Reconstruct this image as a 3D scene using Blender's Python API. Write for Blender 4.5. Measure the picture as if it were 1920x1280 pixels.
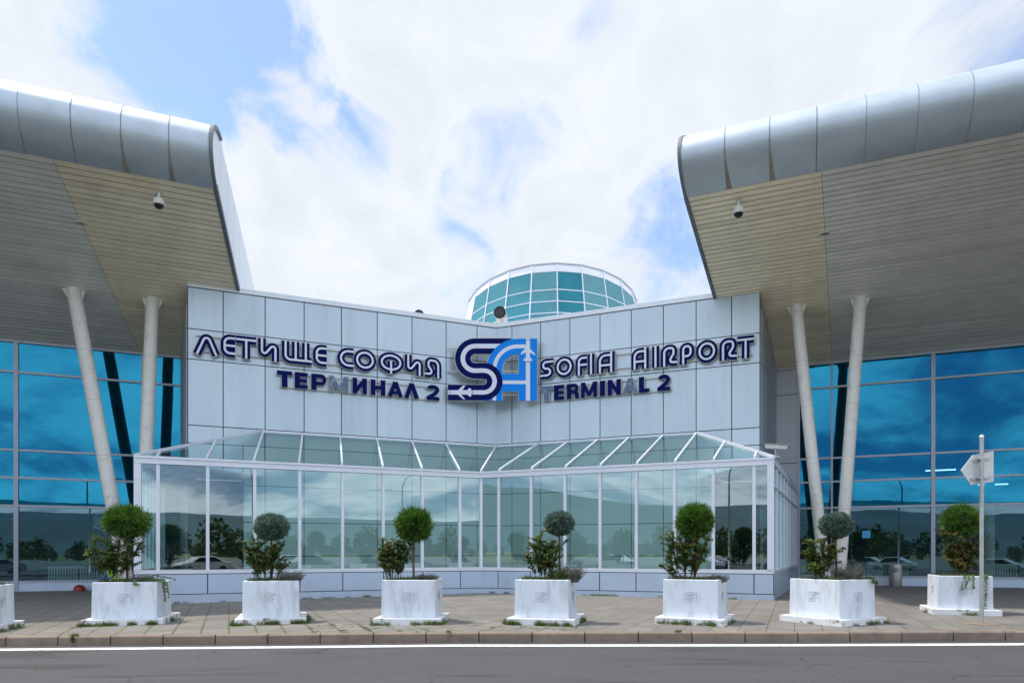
import bpy, math, random
from mathutils import Vector, Matrix, noise
R = math.radians
for o in list(bpy.data.objects): bpy.data.objects.remove(o)
scene = bpy.context.scene
col = scene.collection

# ------------------------------------------------------------------ camera
cd = bpy.data.cameras.new('camera'); cam = bpy.data.objects.new('camera', cd); col.objects.link(cam)
cam.location = (0, 0, 1.5); cam.rotation_euler = (R(90), 0, 0)
cd.lens = 24; cd.sensor_width = 36; cd.sensor_fit = 'HORIZONTAL'; cd.shift_y = (1034 - 640) / 1920
cd.clip_start = 0.1; cd.clip_end = 30000
scene.camera = cam
scene.view_settings.view_transform = 'Standard'; scene.view_settings.look = 'None'
scene.view_settings.gamma = 1; scene.view_settings.exposure = 0.68
# ------------------------------------------------------------------ sun and sky
SUN_EL, SUN_AZ = 65, 110         # high sun from the left, a little behind the building
sl = bpy.data.lights.new('sun', 'SUN'); sl.energy = 2.6; sl.angle = R(2.5); sl.color = (1, .93, .82)
so = bpy.data.objects.new('sun', sl); col.objects.link(so)
sd = Vector((-math.sin(R(SUN_AZ)) * math.cos(R(SUN_EL)), -math.cos(R(SUN_AZ)) * math.cos(R(SUN_EL)), math.sin(R(SUN_EL))))
so.rotation_euler = sd.to_track_quat('Z', 'Y').to_euler(); so.location = sd * 60
W = bpy.data.worlds.new('World'); scene.world = W; W.use_nodes = True
nt = W.node_tree; nt.nodes.clear()
def N(t, typ, **kw):
    n = t.nodes.new(typ)
    for k, v in kw.items():
        if k.startswith('i_'):
            k = k[2:]; k = int(k) if k.isdigit() else k.replace('_', ' ')
            n.inputs[k].default_value = v
        else: setattr(n, k, v)
    return n
L = lambda t, a, b: t.links.new(a, b)
def math_(t, op, a, b=None, c=None, clamp=False):
    n = t.nodes.new('ShaderNodeMath'); n.operation = op; n.use_clamp = clamp
    for i, v in enumerate((a, b, c)):
        if v is None: continue
        if isinstance(v, (int, float)): n.inputs[i].default_value = v
        else: L(t, v, n.inputs[i])
    return n.outputs[0]
def build_world():
    t = nt
    sky = N(t, 'ShaderNodeTexSky', sky_type='NISHITA'); sky.sun_disc = False
    sky.sun_elevation = R(SUN_EL); sky.sun_rotation = R(180 + SUN_AZ)
    sky.air_density = 1.0; sky.dust_density = 0.6; sky.ozone_density = 1.6
    tc = N(t, 'ShaderNodeTexCoord')
    sep = N(t, 'ShaderNodeSeparateXYZ'); L(t, tc.outputs['Generated'], sep.inputs[0])
    zz = math_(t, 'ADD', math_(t, 'MAXIMUM', sep.outputs[2], 0.0), 0.22)
    cx = math_(t, 'DIVIDE', sep.outputs[0], zz); cy = math_(t, 'DIVIDE', sep.outputs[1], zz)
    cmb = N(t, 'ShaderNodeCombineXYZ'); L(t, cx, cmb.inputs[0]); L(t, cy, cmb.inputs[1])
    mp = N(t, 'ShaderNodeMapping'); L(t, cmb.outputs[0], mp.inputs[0])
    mp.inputs['Rotation'].default_value = (0, 0, R(25)); mp.inputs['Scale'].default_value = (1.45, .95, 1)
    mp.inputs['Location'].default_value = (3.1, 1.7, 0)
    n1 = N(t, 'ShaderNodeTexNoise', i_Scale=1.1, i_Detail=9, i_Roughness=.56, i_Distortion=.55)
    L(t, mp.outputs[0], n1.inputs['Vector'])
    n2 = N(t, 'ShaderNodeTexNoise', i_Scale=4.5, i_Detail=6, i_Roughness=.6, i_Distortion=.6)
    L(t, mp.outputs[0], n2.inputs['Vector'])
    # coverage: heavy in front (+Y), light behind the camera
    cov = N(t, 'ShaderNodeMapRange', i_From_Min=-.75, i_From_Max=.45, i_To_Min=.03, i_To_Max=.265)
    L(t, sep.outputs[1], cov.inputs[0])
    dens = math_(t, 'ADD', n1.outputs[0], cov.outputs[0])
    dens = math_(t, 'ADD', dens, math_(t, 'MULTIPLY', math_(t, 'SUBTRACT', n2.outputs[0], .5), .34))
    # thinner places in the cloud sheet
    for (px, py, rad, amt) in ((400, 60, .13, .36), (300, 150, .10, .16), (480, 20, .06, .18), (740, 235, .055, .15), (925, 290, .085, .15), (880, 400, .06, .11), (1130, 20, .05, .15), (840, 30, .06, .10),
                               (1235, 470, .10, .21), (1330, 380, .08, .08), (1850, 70, .10, .20), (640, 300, .08, .10)):
        d = Vector(((px - 960) / 1280, 1, (1034 - py) / 1280)).normalized()
        vd = N(t, 'ShaderNodeVectorMath', operation='DISTANCE'); L(t, tc.outputs['Generated'], vd.inputs[0]); vd.inputs[1].default_value = d
        m = N(t, 'ShaderNodeMapRange', interpolation_type='SMOOTHSTEP', i_From_Min=rad * 1.35, i_From_Max=rad * .1, i_To_Min=0, i_To_Max=amt * .9)
        dd = math_(t, 'ADD', vd.outputs['Value'], math_(t, 'MULTIPLY', math_(t, 'SUBTRACT', n2.outputs[0], .5), rad * 1.6))
        L(t, dd, m.inputs[0]); dens = math_(t, 'SUBTRACT', dens, m.outputs[0])
    fac = N(t, 'ShaderNodeMapRange', interpolation_type='SMOOTHSTEP', i_From_Min=.40, i_From_Max=.67, i_To_Min=.10); L(t, dens, fac.inputs[0])
    # cloud brightness: thick parts a touch greyer
    shade = N(t, 'ShaderNodeMapRange', i_From_Min=.3, i_From_Max=.7, i_To_Min=1.03, i_To_Max=.88)
    L(t, n2.outputs[0], shade.inputs[0])
    cc = N(t, 'ShaderNodeVectorMath', operation='SCALE'); cc.inputs[0].default_value = (6.05, 6.4, 6.9)
    bk = N(t, 'ShaderNodeMapRange', i_From_Min=-.5, i_From_Max=.3, i_To_Min=2.0, i_To_Max=.94); L(t, sep.outputs[1], bk.inputs[0]); L(t, math_(t, 'MULTIPLY', shade.outputs[0], bk.outputs[0]), cc.inputs['Scale'])  # clouds behind the camera brightened as added fill for the fronts
    skb = N(t, 'ShaderNodeVectorMath', operation='MULTIPLY'); L(t, sky.outputs[0], skb.inputs[0])
    clear = N(t, 'ShaderNodeMix', data_type='RGBA'); cl = N(t, 'ShaderNodeMapRange', i_From_Min=-.45, i_From_Max=.35); L(t, sep.outputs[1], cl.inputs[0]); L(t, cl.outputs[0], clear.inputs[0])
    clear.inputs[6].default_value = (.40, .62, .92, 1); clear.inputs[7].default_value = (1.30, 1.40, 1.50, 1); clear.clamp_result = False; L(t, clear.outputs[2], skb.inputs[1])  # clear sky behind the camera darkened to deepen the glass reflections
    mix = N(t, 'ShaderNodeMix', data_type='RGBA'); L(t, fac.outputs[0], mix.inputs[0])
    L(t, skb.outputs[0], mix.inputs[6]); L(t, cc.outputs[0], mix.inputs[7])
    bg = N(t, 'ShaderNodeBackground'); bg.inputs[1].default_value = .1; L(t, mix.outputs[2], bg.inputs[0])
    out = N(t, 'ShaderNodeOutputWorld'); L(t, bg.outputs[0], out.inputs[0])
build_world()

# ------------------------------------------------------------------ materials
def new_mat(name):
    m = bpy.data.materials.new(name); m.use_nodes = True; t = m.node_tree
    return m, t, t.nodes['Principled BSDF']
def mat(name, c, rough=.6, metal=0.0, var=.0, vscale=3.0, bump=0.0, bscale=40.0, island=0.0, c2=None, c2lo=.55, c2hi=.7, c2scale=2.0, stretch=None, spec=None, coat=0):
    """principled with noise value variation, optional second colour patches, optional per island variation and bump"""
    m, t, b = new_mat(name)
    b.inputs['Roughness'].default_value = rough; b.inputs['Metallic'].default_value = metal
    if spec is not None: b.inputs['Specular IOR Level'].default_value = spec
    if coat: b.inputs['Coat Weight'].default_value = coat; b.inputs['Coat Roughness'].default_value = .15
    g = N(t, 'ShaderNodeNewGeometry'); vec = g.outputs['Position']
    if stretch:
        mp = N(t, 'ShaderNodeMapping'); mp.inputs['Scale'].default_value = stretch; L(t, vec, mp.inputs[0]); vec = mp.outputs[0]
    rgb = N(t, 'ShaderNodeRGB'); rgb.outputs[0].default_value = (*c, 1); cur = rgb.outputs[0]
    if c2:
        n = N(t, 'ShaderNodeTexNoise', i_Scale=c2scale, i_Detail=7, i_Roughness=.62); L(t, vec, n.inputs['Vector'])
        mr = N(t, 'ShaderNodeMapRange', i_From_Min=c2lo, i_From_Max=c2hi); L(t, n.outputs[0], mr.inputs[0])
        mx = N(t, 'ShaderNodeMix', data_type='RGBA'); L(t, mr.outputs[0], mx.inputs[0]); L(t, cur, mx.inputs[6]); mx.inputs[7].default_value = (*c2, 1); cur = mx.outputs[2]
    if var:
        n = N(t, 'ShaderNodeTexNoise', i_Scale=vscale, i_Detail=6, i_Roughness=.6); L(t, vec, n.inputs['Vector'])
        mr = N(t, 'ShaderNodeMapRange', i_From_Min=.25, i_From_Max=.75, i_To_Min=1 - var, i_To_Max=1 + var); L(t, n.outputs[0], mr.inputs[0])
        mm = N(t, 'ShaderNodeVectorMath', operation='SCALE'); L(t, cur, mm.inputs[0]); L(t, mr.outputs[0], mm.inputs['Scale']); cur = mm.outputs[0]
    if island:
        mr = N(t, 'ShaderNodeMapRange', i_To_Min=1 - island, i_To_Max=1 + island); L(t, g.outputs['Random Per Island'], mr.inputs[0])
        mm = N(t, 'ShaderNodeVectorMath', operation='SCALE'); L(t, cur, mm.inputs[0]); L(t, mr.outputs[0], mm.inputs['Scale']); cur = mm.outputs[0]
    L(t, cur, b.inputs['Base Color'])
    if bump:
        n = N(t, 'ShaderNodeTexNoise', i_Scale=bscale, i_Detail=5, i_Roughness=.6); L(t, vec, n.inputs['Vector'])
        bp = N(t, 'ShaderNodeBump', i_Strength=bump, i_Distance=.02); L(t, n.outputs[0], bp.inputs['Height']); L(t, bp.outputs[0], b.inputs['Normal'])
    return m
def glass_mat(name, tint, gloss_col, gloss_fac, wave=0.0, fres=0.5):
    """thin architectural pane: tinted see-through plus mirror reflection growing at grazing angles"""
    m, t, b = new_mat(name); t.nodes.remove(b); out = t.nodes['Material Output']
    tr = N(t, 'ShaderNodeBsdfTransparent'); tr.inputs[0].default_value = (*tint, 1)
    gl = N(t, 'ShaderNodeBsdfGlossy'); gl.inputs['Color'].default_value = (*gloss_col, 1); gl.inputs['Roughness'].default_value = .0
    lw = N(t, 'ShaderNodeLayerWeight', i_Blend=.35)
    mr = N(t, 'ShaderNodeMapRange', i_To_Min=gloss_fac, i_To_Max=min(1, gloss_fac + fres)); L(t, lw.outputs['Fresnel'], mr.inputs[0])
    mx = N(t, 'ShaderNodeMixShader'); L(t, mr.outputs[0], mx.inputs[0]); L(t, tr.outputs[0], mx.inputs[1]); L(t, gl.outputs[0], mx.inputs[2])
    if wave:
        g = N(t, 'ShaderNodeNewGeometry'); n = N(t, 'ShaderNodeTexNoise', i_Scale=.7, i_Detail=2); L(t, g.outputs['Position'], n.inputs['Vector'])
        bp = N(t, 'ShaderNodeBump', i_Strength=wave, i_Distance=.03); L(t, n.outputs[0], bp.inputs['Height']); L(t, bp.outputs[0], gl.inputs['Normal'])
    L(t, mx.outputs[0], out.inputs[0]); return m
def leaf_mat(name, c, c_alt, isl=.45, rough=.5, trans=.25):
    m, t, b = new_mat(name); out = t.nodes['Material Output']
    g = N(t, 'ShaderNodeNewGeometry')
    mx = N(t, 'ShaderNodeMix', data_type='RGBA'); L(t, g.outputs['Random Per Island'], mx.inputs[0]); mx.inputs[6].default_value = (*c, 1); mx.inputs[7].default_value = (*c_alt, 1)
    n = N(t, 'ShaderNodeTexNoise', i_Scale=9, i_Detail=3); L(t, g.outputs['Position'], n.inputs['Vector'])
    mr = N(t, 'ShaderNodeMapRange', i_From_Min=.3, i_From_Max=.7, i_To_Min=1 - isl, i_To_Max=1 + isl); L(t, n.outputs[0], mr.inputs[0])
    mm = N(t, 'ShaderNodeVectorMath', operation='SCALE'); L(t, mx.outputs[2], mm.inputs[0]); L(t, mr.outputs[0], mm.inputs['Scale'])
    L(t, mm.outputs[0], b.inputs['Base Color']); b.inputs['Roughness'].default_value = rough
    tl = N(t, 'ShaderNodeBsdfTranslucent'); L(t, mm.outputs[0], tl.inputs[0])
    ms = N(t, 'ShaderNodeMixShader', i_0=trans); L(t, b.outputs[0], ms.inputs[1]); L(t, tl.outputs[0], ms.inputs[2]); L(t, ms.outputs[0], out.inputs[0])
    return m
def emit_mat(name, c, s):
    m, t, b = new_mat(name); b.inputs['Base Color'].default_value = (.8, .8, .8, 1)
    b.inputs['Emission Color'].default_value = (*c, 1); b.inputs['Emission Strength'].default_value = s; return m
M = {}
M['panel'] = mat('aluminium_panel', (.475, .57, .645), .33, .30, var=.05, vscale=.9, island=.045, c2=(.41, .49, .56), c2lo=.52, c2hi=.8, c2scale=2.2, stretch=(1, 1, .12), bump=.12, bscale=1.6)
M['panel_low'] = mat('base_panel', (.46, .56, .70), .34, .35, var=.07, vscale=.9, island=.03, c2=(.40, .43, .46), c2lo=.6, c2hi=.8, c2scale=1.3)
M['inner_panel'] = mat('inner_panel', (.62, .68, .67), .4, .0, var=.04, vscale=.6)
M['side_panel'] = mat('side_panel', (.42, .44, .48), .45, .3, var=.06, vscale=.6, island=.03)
M['gap'] = mat('shadow_gap', (.03, .033, .04), .8)
M['cap'] = mat('parapet_metal', (.62, .67, .72), .38, .35, var=.05)
M['frame'] = mat('white_frame', (.66, .70, .78), .38, .15, var=.05, vscale=1.5)
M['frame_grey'] = mat('grey_frame', (.34, .37, .43), .4, .4, var=.05)
M['slat_warm'] = mat('beige_slat', (.92, .82, .62), .40, .15, var=.10, vscale=.8, island=.07, c2=(.78, .68, .49), c2lo=.55, c2hi=.8, c2scale=1.1)
M['slat_grey'] = mat('grey_slat', (.82, .80, .755), .40, .15, var=.10, vscale=.8, island=.07, c2=(.70, .68, .63), c2lo=.55, c2hi=.8, c2scale=1.1)
M['groove'] = mat('slat_groove', (.07, .06, .05), .8)
M['fascia'] = mat('brushed_metal_fascia', (.46, .53, .60), .50, .60, var=.06, vscale=1.2, bump=.10, bscale=1.3, c2=(.40, .44, .48), c2lo=.5, c2hi=.8, c2scale=1.0)
M['stain'] = mat('run_off_stain', (.27, .245, .22), .7, var=.3, vscale=6)
M['trim'] = mat('dark_trim', (.16, .18, .21), .5, .3)
M['roof'] = mat('roof_sheet', (.66, .71, .78), .35, .4, var=.05)
M['column'] = mat('column_paint', (.74, .73, .69), .45, var=.07, vscale=2.5, c2=(.46, .44, .39), c2lo=.58, c2hi=.75, c2scale=3)
M['glass_blue'] = glass_mat('blue_solar_glass', (.14, .34, .42), (.02, .215, .35), .66, wave=.03, fres=.25)
M['glass_low'] = glass_mat('lower_solar_glass', (.58, .74, .76), (.30, .50, .60), .24, wave=.04, fres=.35)
M['glass_green'] = glass_mat('green_clear_glass', (.68, .86, .86), (.82, .97, 1.0), .20, wave=.025, fres=.6)
M['glass_roof'] = glass_mat('roof_clear_glass', (.70, .85, .84), (.75, .92, .92), .10, fres=.5)
M['teal'] = mat('teal_glass', (.004, .185, .24), .04, .0, var=.18, vscale=.5, spec=.9, island=.22)
M['white_metal'] = mat('white_sheet', (.74, .76, .8), .4, .1, var=.04)
M['navy'] = mat('navy_letter', (.0018, .007, .085), .7, island=.1, spec=.08)
M['stripe'] = mat('pale_stripe', (.66, .70, .82), .4)
M['rim'] = mat('letter_rim', (.58, .57, .55), .5, .2)
M['faded'] = mat('faded_letter', (.09, .14, .25), .6, var=.45, vscale=9, c2=(.30, .36, .44), c2lo=.5, c2hi=.7, c2scale=7)
M['sky_blue'] = mat('bright_blue', (.003, .23, .78), .6, spec=.15)
M['rail'] = mat('sign_rail', (.46, .42, .36), .5, .4)
M['white_conc'] = mat('painted_concrete', (.64, .70, .78), .65, var=.06, vscale=3, bump=.25, bscale=22, c2=(.40, .44, .48), c2lo=.48, c2hi=.78, c2scale=4.5, stretch=(1, 1, .28))
M['conc_slab'] = mat('worn_painted_concrete', (.68, .70, .73), .75, var=.08, vscale=5, bump=.35, bscale=25, c2=(.17, .16, .14), c2lo=.56, c2hi=.66, c2scale=4.0)
M['emblem'] = mat('groove_shade', (.22, .25, .30), .8)
M['emblem_lit'] = mat('groove_lit_edge', (.80, .82, .85), .7)
M['soil'] = mat('soil', (.05, .035, .02), .95, bump=.6, bscale=30, var=.3, vscale=8)
M['kerb'] = mat('kerb_concrete', (.21, .165, .13), .85, var=.2, vscale=2.2, bump=.35, bscale=35, island=.12, c2=(.135, .108, .085), c2lo=.5, c2hi=.75, c2scale=3)
M['kerb_joint'] = mat('kerb_joint', (.06, .05, .04), .9)
M['line'] = mat('road_paint', (.74, .75, .76), .6, c2=(.22, .22, .22), c2lo=.55, c2hi=.68, c2scale=11, var=.05)
M['bark'] = mat('bark', (.13, .09, .06), .85, var=.3, vscale=20, bump=.5, bscale=60)
M['needle_green'] = leaf_mat('green_needles', (.03, .095, .010), (.10, .21, .022), isl=.6)
M['needle_blue'] = leaf_mat('blue_green_needles', (.055, .115, .085), (.13, .21, .165))
M['needle_core'] = leaf_mat('inner_needles', (.02, .045, .012), (.035, .06, .02))
M['leaf'] = leaf_mat('glossy_leaf', (.065, .145, .028), (.17, .27, .065), rough=.38)
M['leaf_red'] = leaf_mat('young_red_leaf', (.17, .075, .03), (.16, .15, .045), rough=.4)
M['leaf_red2'] = leaf_mat('bright_red_leaf', (.36, .06, .035), (.30, .22, .05), rough=.4)
M['ivy'] = leaf_mat('ivy_leaf', (.05, .12, .025), (.13, .23, .05), rough=.4)
M['lavender'] = leaf_mat('lavender_stalk', (.10, .125, .085), (.19, .175, .17), rough=.8)
M['cover'] = leaf_mat('ground_cover', (.04, .08, .018), (.10, .13, .04))
M['grass'] = leaf_mat('grass_blade', (.06, .12, .018), (.16, .20, .05))
M['steel'] = mat('galvanised_steel', (.42, .43, .44), .45, .6, var=.15, vscale=8)
M['sign_back'] = mat('sign_back', (.60, .62, .62), .5, .2, var=.1, vscale=4, c2=(.45, .46, .45), c2lo=.6, c2hi=.8, c2scale=4)
M['black'] = mat('black_plastic', (.01, .01, .012), .2)
M['white_plastic'] = mat('white_plastic', (.72, .72, .70), .35)
M['bin'] = mat('bin_metal', (.46, .44, .42), .35, .7, var=.12, vscale=7)
M['in_wall'] = mat('interior_wall', (.30, .32, .33), .8, var=.2, vscale=.5)
M['in_floor'] = mat('interior_floor', (.20, .20, .20), .35, var=.1)
M['in_dark'] = mat('interior_dark', (.035, .045, .06), .7)
M['in_blue'] = mat('interior_blue_band', (.02, .08, .28), .6, var=.3, vscale=1)
M['radiator'] = mat('radiator_paint', (.50, .60, .52), .5)
M['lamp'] = emit_mat('lamp_strip', (.9, .97, 1), 9)
M['red'] = mat('red_plastic', (.28, .015, .015), .5)
M['hivis'] = mat('hi_vis_cloth', (.55, .85, .02), .8)
M['blue_cloth'] = mat('blue_cloth', (.02, .14, .45), .8)
M['skin'] = mat('skin', (.45, .26, .18), .6)
M['hair'] = mat('hair', (.03, .02, .015), .7)
M['sticker'] = mat('blue_sticker', (.05, .42, .75), .5)
M['duct'] = mat('duct_metal', (.62, .62, .62), .35, .7, var=.1, vscale=6)
M['forest'] = mat('forest', (.035, .06, .02), .9, var=.5, vscale=.05)
M['mountain'] = mat('hazed_mountain_forest', (.085, .15, .175), .95, var=.3, vscale=.002)  # pale blue of distance haze mixed into the base colour
M['field'] = mat('field_grass', (.13, .17, .05), .9, var=.4, vscale=.06, c2=(.22, .20, .10), c2lo=.5, c2hi=.7, c2scale=.05)
M['tree'] = leaf_mat('tree_leaf', (.03, .06, .012), (.07, .11, .025))

def asphalt():
    m, t, b = new_mat('asphalt'); g = N(t, 'ShaderNodeNewGeometry'); v = g.outputs['Position']
    fine = N(t, 'ShaderNodeTexNoise', i_Scale=38, i_Detail=6, i_Roughness=.8); L(t, v, fine.inputs['Vector'])
    mp = N(t, 'ShaderNodeMapping'); mp.inputs['Scale'].default_value = (.35, 1.1, 1); mp.inputs['Rotation'].default_value = (0, 0, R(-24)); L(t, v, mp.inputs[0])
    big = N(t, 'ShaderNodeTexNoise', i_Scale=1.0, i_Detail=6, i_Roughness=.55); L(t, mp.outputs[0], big.inputs['Vector'])
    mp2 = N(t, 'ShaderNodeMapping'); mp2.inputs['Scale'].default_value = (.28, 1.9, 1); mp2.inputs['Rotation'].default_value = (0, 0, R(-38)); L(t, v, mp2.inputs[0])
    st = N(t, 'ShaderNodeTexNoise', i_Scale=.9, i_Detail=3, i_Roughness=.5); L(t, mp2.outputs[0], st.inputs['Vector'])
    a = N(t, 'ShaderNodeMapRange', i_From_Min=.3, i_From_Max=.7, i_To_Min=.62, i_To_Max=1.40); L(t, fine.outputs[0], a.inputs[0])
    c = N(t, 'ShaderNodeMapRange', i_From_Min=.3, i_From_Max=.7, i_To_Min=.88, i_To_Max=1.1); L(t, big.outputs[0], c.inputs[0])
    s = N(t, 'ShaderNodeMapRange', interpolation_type='SMOOTHSTEP', i_From_Min=.57, i_From_Max=.68, i_To_Min=1, i_To_Max=.60); L(t, st.outputs[0], s.inputs[0])  # soft diagonal shadow streaks put into the asphalt colour
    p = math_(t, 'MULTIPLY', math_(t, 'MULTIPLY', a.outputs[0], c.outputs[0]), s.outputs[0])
    sc = N(t, 'ShaderNodeVectorMath', operation='SCALE'); sc.inputs[0].default_value = (.060, .058, .066); L(t, p, sc.inputs['Scale'])
    vo = N(t, 'ShaderNodeTexVoronoi', i_Scale=3.0); L(t, v, vo.inputs['Vector'])
    sp = N(t, 'ShaderNodeMapRange', i_From_Min=.02, i_From_Max=.035, i_To_Min=.35, i_To_Max=1); L(t, vo.outputs['Distance'], sp.inputs[0])
    ck = N(t, 'ShaderNodeTexVoronoi', feature='DISTANCE_TO_EDGE', i_Scale=.42); wv = N(t, 'ShaderNodeTexNoise', i_Scale=2.2, i_Detail=4); L(t, v, wv.inputs['Vector'])
    wa = N(t, 'ShaderNodeVectorMath', operation='MULTIPLY_ADD'); L(t, wv.outputs['Color'], wa.inputs[0]); wa.inputs[1].default_value = (.9, .9, 0); L(t, v, wa.inputs[2]); L(t, wa.outputs[0], ck.inputs['Vector'])
    cm1 = N(t, 'ShaderNodeMapRange', i_From_Min=.003, i_From_Max=.010, i_To_Min=.45, i_To_Max=1); L(t, ck.outputs['Distance'], cm1.inputs[0])
    msk = N(t, 'ShaderNodeMapRange', i_From_Min=.50, i_From_Max=.56); L(t, big.outputs[0], msk.inputs[0])
    cmx = N(t, 'ShaderNodeMix', data_type='FLOAT'); L(t, msk.outputs[0], cmx.inputs[0]); cmx.inputs[2].default_value = 1; L(t, cm1.outputs[0], cmx.inputs[3])
    scc = N(t, 'ShaderNodeVectorMath', operation='SCALE'); L(t, sc.outputs[0], scc.inputs[0]); L(t, cmx.outputs[0], scc.inputs['Scale']); sc = scc
    sc2 = N(t, 'ShaderNodeVectorMath', operation='SCALE'); L(t, sc.outputs[0], sc2.inputs[0]); L(t, sp.outputs[0], sc2.inputs['Scale'])
    L(t, sc2.outputs[0], b.inputs['Base Color']); b.inputs['Roughness'].default_value = .8
    bp = N(t, 'ShaderNodeBump', i_Strength=.5, i_Distance=.01); L(t, fine.outputs[0], bp.inputs['Height']); L(t, bp.outputs[0], b.inputs['Normal'])
    return m
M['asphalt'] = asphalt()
def paving():
    """square slabs laid parallel to the left wing on the left, to the right wing on the right"""
    m, t, b = new_mat('paving_slabs'); g = N(t, 'ShaderNodeNewGeometry'); v = g.outputs['Position']
    sep = N(t, 'ShaderNodeSeparateXYZ'); L(t, v, sep.inputs[0])
    side = math_(t, 'GREATER_THAN', sep.outputs[0], -.9)
    def rot(a):
        r = N(t, 'ShaderNodeVectorRotate', rotation_type='Z_AXIS'); r.inputs['Angle'].default_value = R(a); L(t, v, r.inputs['Vector']); return r.outputs[0]
    mv = N(t, 'ShaderNodeMix', data_type='VECTOR'); L(t, side, mv.inputs[0]); L(t, rot(-22.5), mv.inputs[4]); L(t, rot(22.5), mv.inputs[5])
    vec = mv.outputs[1]
    br = N(t, 'ShaderNodeTexBrick'); br.offset = 0; br.squash = 1
    for k, val in (('Scale', 1.0), ('Mortar Size', .008), ('Mortar Smooth', .25), ('Bias', -.2), ('Brick Width', .5), ('Row Height', .5)): br.inputs[k].default_value = val
    br.inputs['Color1'].default_value = (.163, .152, .142, 1); br.inputs['Color2'].default_value = (.202, .188, .176, 1); br.inputs['Mortar'].default_value = (.055, .05, .045, 1)
    wob = N(t, 'ShaderNodeTexNoise', i_Scale=5, i_Detail=2); L(t, v, wob.inputs['Vector'])
    ws = N(t, 'ShaderNodeVectorMath', operation='MULTIPLY_ADD'); L(t, wob.outputs['Color'], ws.inputs[0]); ws.inputs[1].default_value = (.012, .012, 0); L(t, vec, ws.inputs[2])
    L(t, ws.outputs[0], br.inputs['Vector'])
    # moss in the joints, mostly near the kerb on the left
    mn = N(t, 'ShaderNodeTexNoise', i_Scale=1.6, i_Detail=5, i_Roughness=.7); L(t, v, mn.inputs['Vector'])
    br2 = N(t, 'ShaderNodeTexBrick'); br2.offset = 0
    for k, val in (('Scale', 1.0), ('Mortar Size', .035), ('Mortar Smooth', .7), ('Brick Width', .5), ('Row Height', .5)): br2.inputs[k].default_value = val
    L(t, ws.outputs[0], br2.inputs['Vector'])
    ml = N(t, 'ShaderNodeMapRange', i_From_Min=2, i_From_Max=-5, i_To_Min=-.08, i_To_Max=.15); L(t, sep.outputs[0], ml.inputs[0])
    my = N(t, 'ShaderNodeMapRange', i_From_Min=16.5, i_From_Max=13.5, i_To_Min=-.10, i_To_Max=.06); L(t, sep.outputs[1], my.inputs[0])
    ms = math_(t, 'ADD', math_(t, 'ADD', mn.outputs[0], ml.outputs[0]), my.outputs[0])
    mf = N(t, 'ShaderNodeMapRange', i_From_Min=.52, i_From_Max=.60); L(t, ms, mf.inputs[0])
    fm = math_(t, 'MULTIPLY', mf.outputs[0], br2.outputs['Fac'])
    mx = N(t, 'ShaderNodeMix', data_type='RGBA'); L(t, fm, mx.inputs[0]); L(t, br.outputs['Color'], mx.inputs[6]); mx.inputs[7].default_value = (.09, .095, .03, 1)
    n = N(t, 'ShaderNodeTexNoise', i_Scale=1.1, i_Detail=8, i_Roughness=.65); L(t, v, n.inputs['Vector'])
    n3 = N(t, 'ShaderNodeTexNoise', i_Scale=45, i_Detail=3, i_Roughness=.6); L(t, v, n3.inputs['Vector'])
    a = N(t, 'ShaderNodeMapRange', i_From_Min=.3, i_From_Max=.7, i_To_Min=.80, i_To_Max=1.15); L(t, n.outputs[0], a.inputs[0])
    a2 = N(t, 'ShaderNodeMapRange', i_From_Min=.3, i_From_Max=.7, i_To_Min=.9, i_To_Max=1.1); L(t, n3.outputs[0], a2.inputs[0])
    sc = N(t, 'ShaderNodeVectorMath', operation='SCALE'); L(t, mx.outputs[2], sc.inputs[0]); L(t, math_(t, 'MULTIPLY', a.outputs[0], a2.outputs[0]), sc.inputs['Scale'])
    L(t, sc.outputs[0], b.inputs['Base Color']); b.inputs['Roughness'].default_value = .75
    bp = N(t, 'ShaderNodeBump', i_Strength=.6, i_Distance=.01); L(t, math_(t, 'SUBTRACT', 1.0, br.outputs['Fac']), bp.inputs['Height']); L(t, bp.outputs[0], b.inputs['Normal'])
    return m
M['paving'] = paving()

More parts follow.
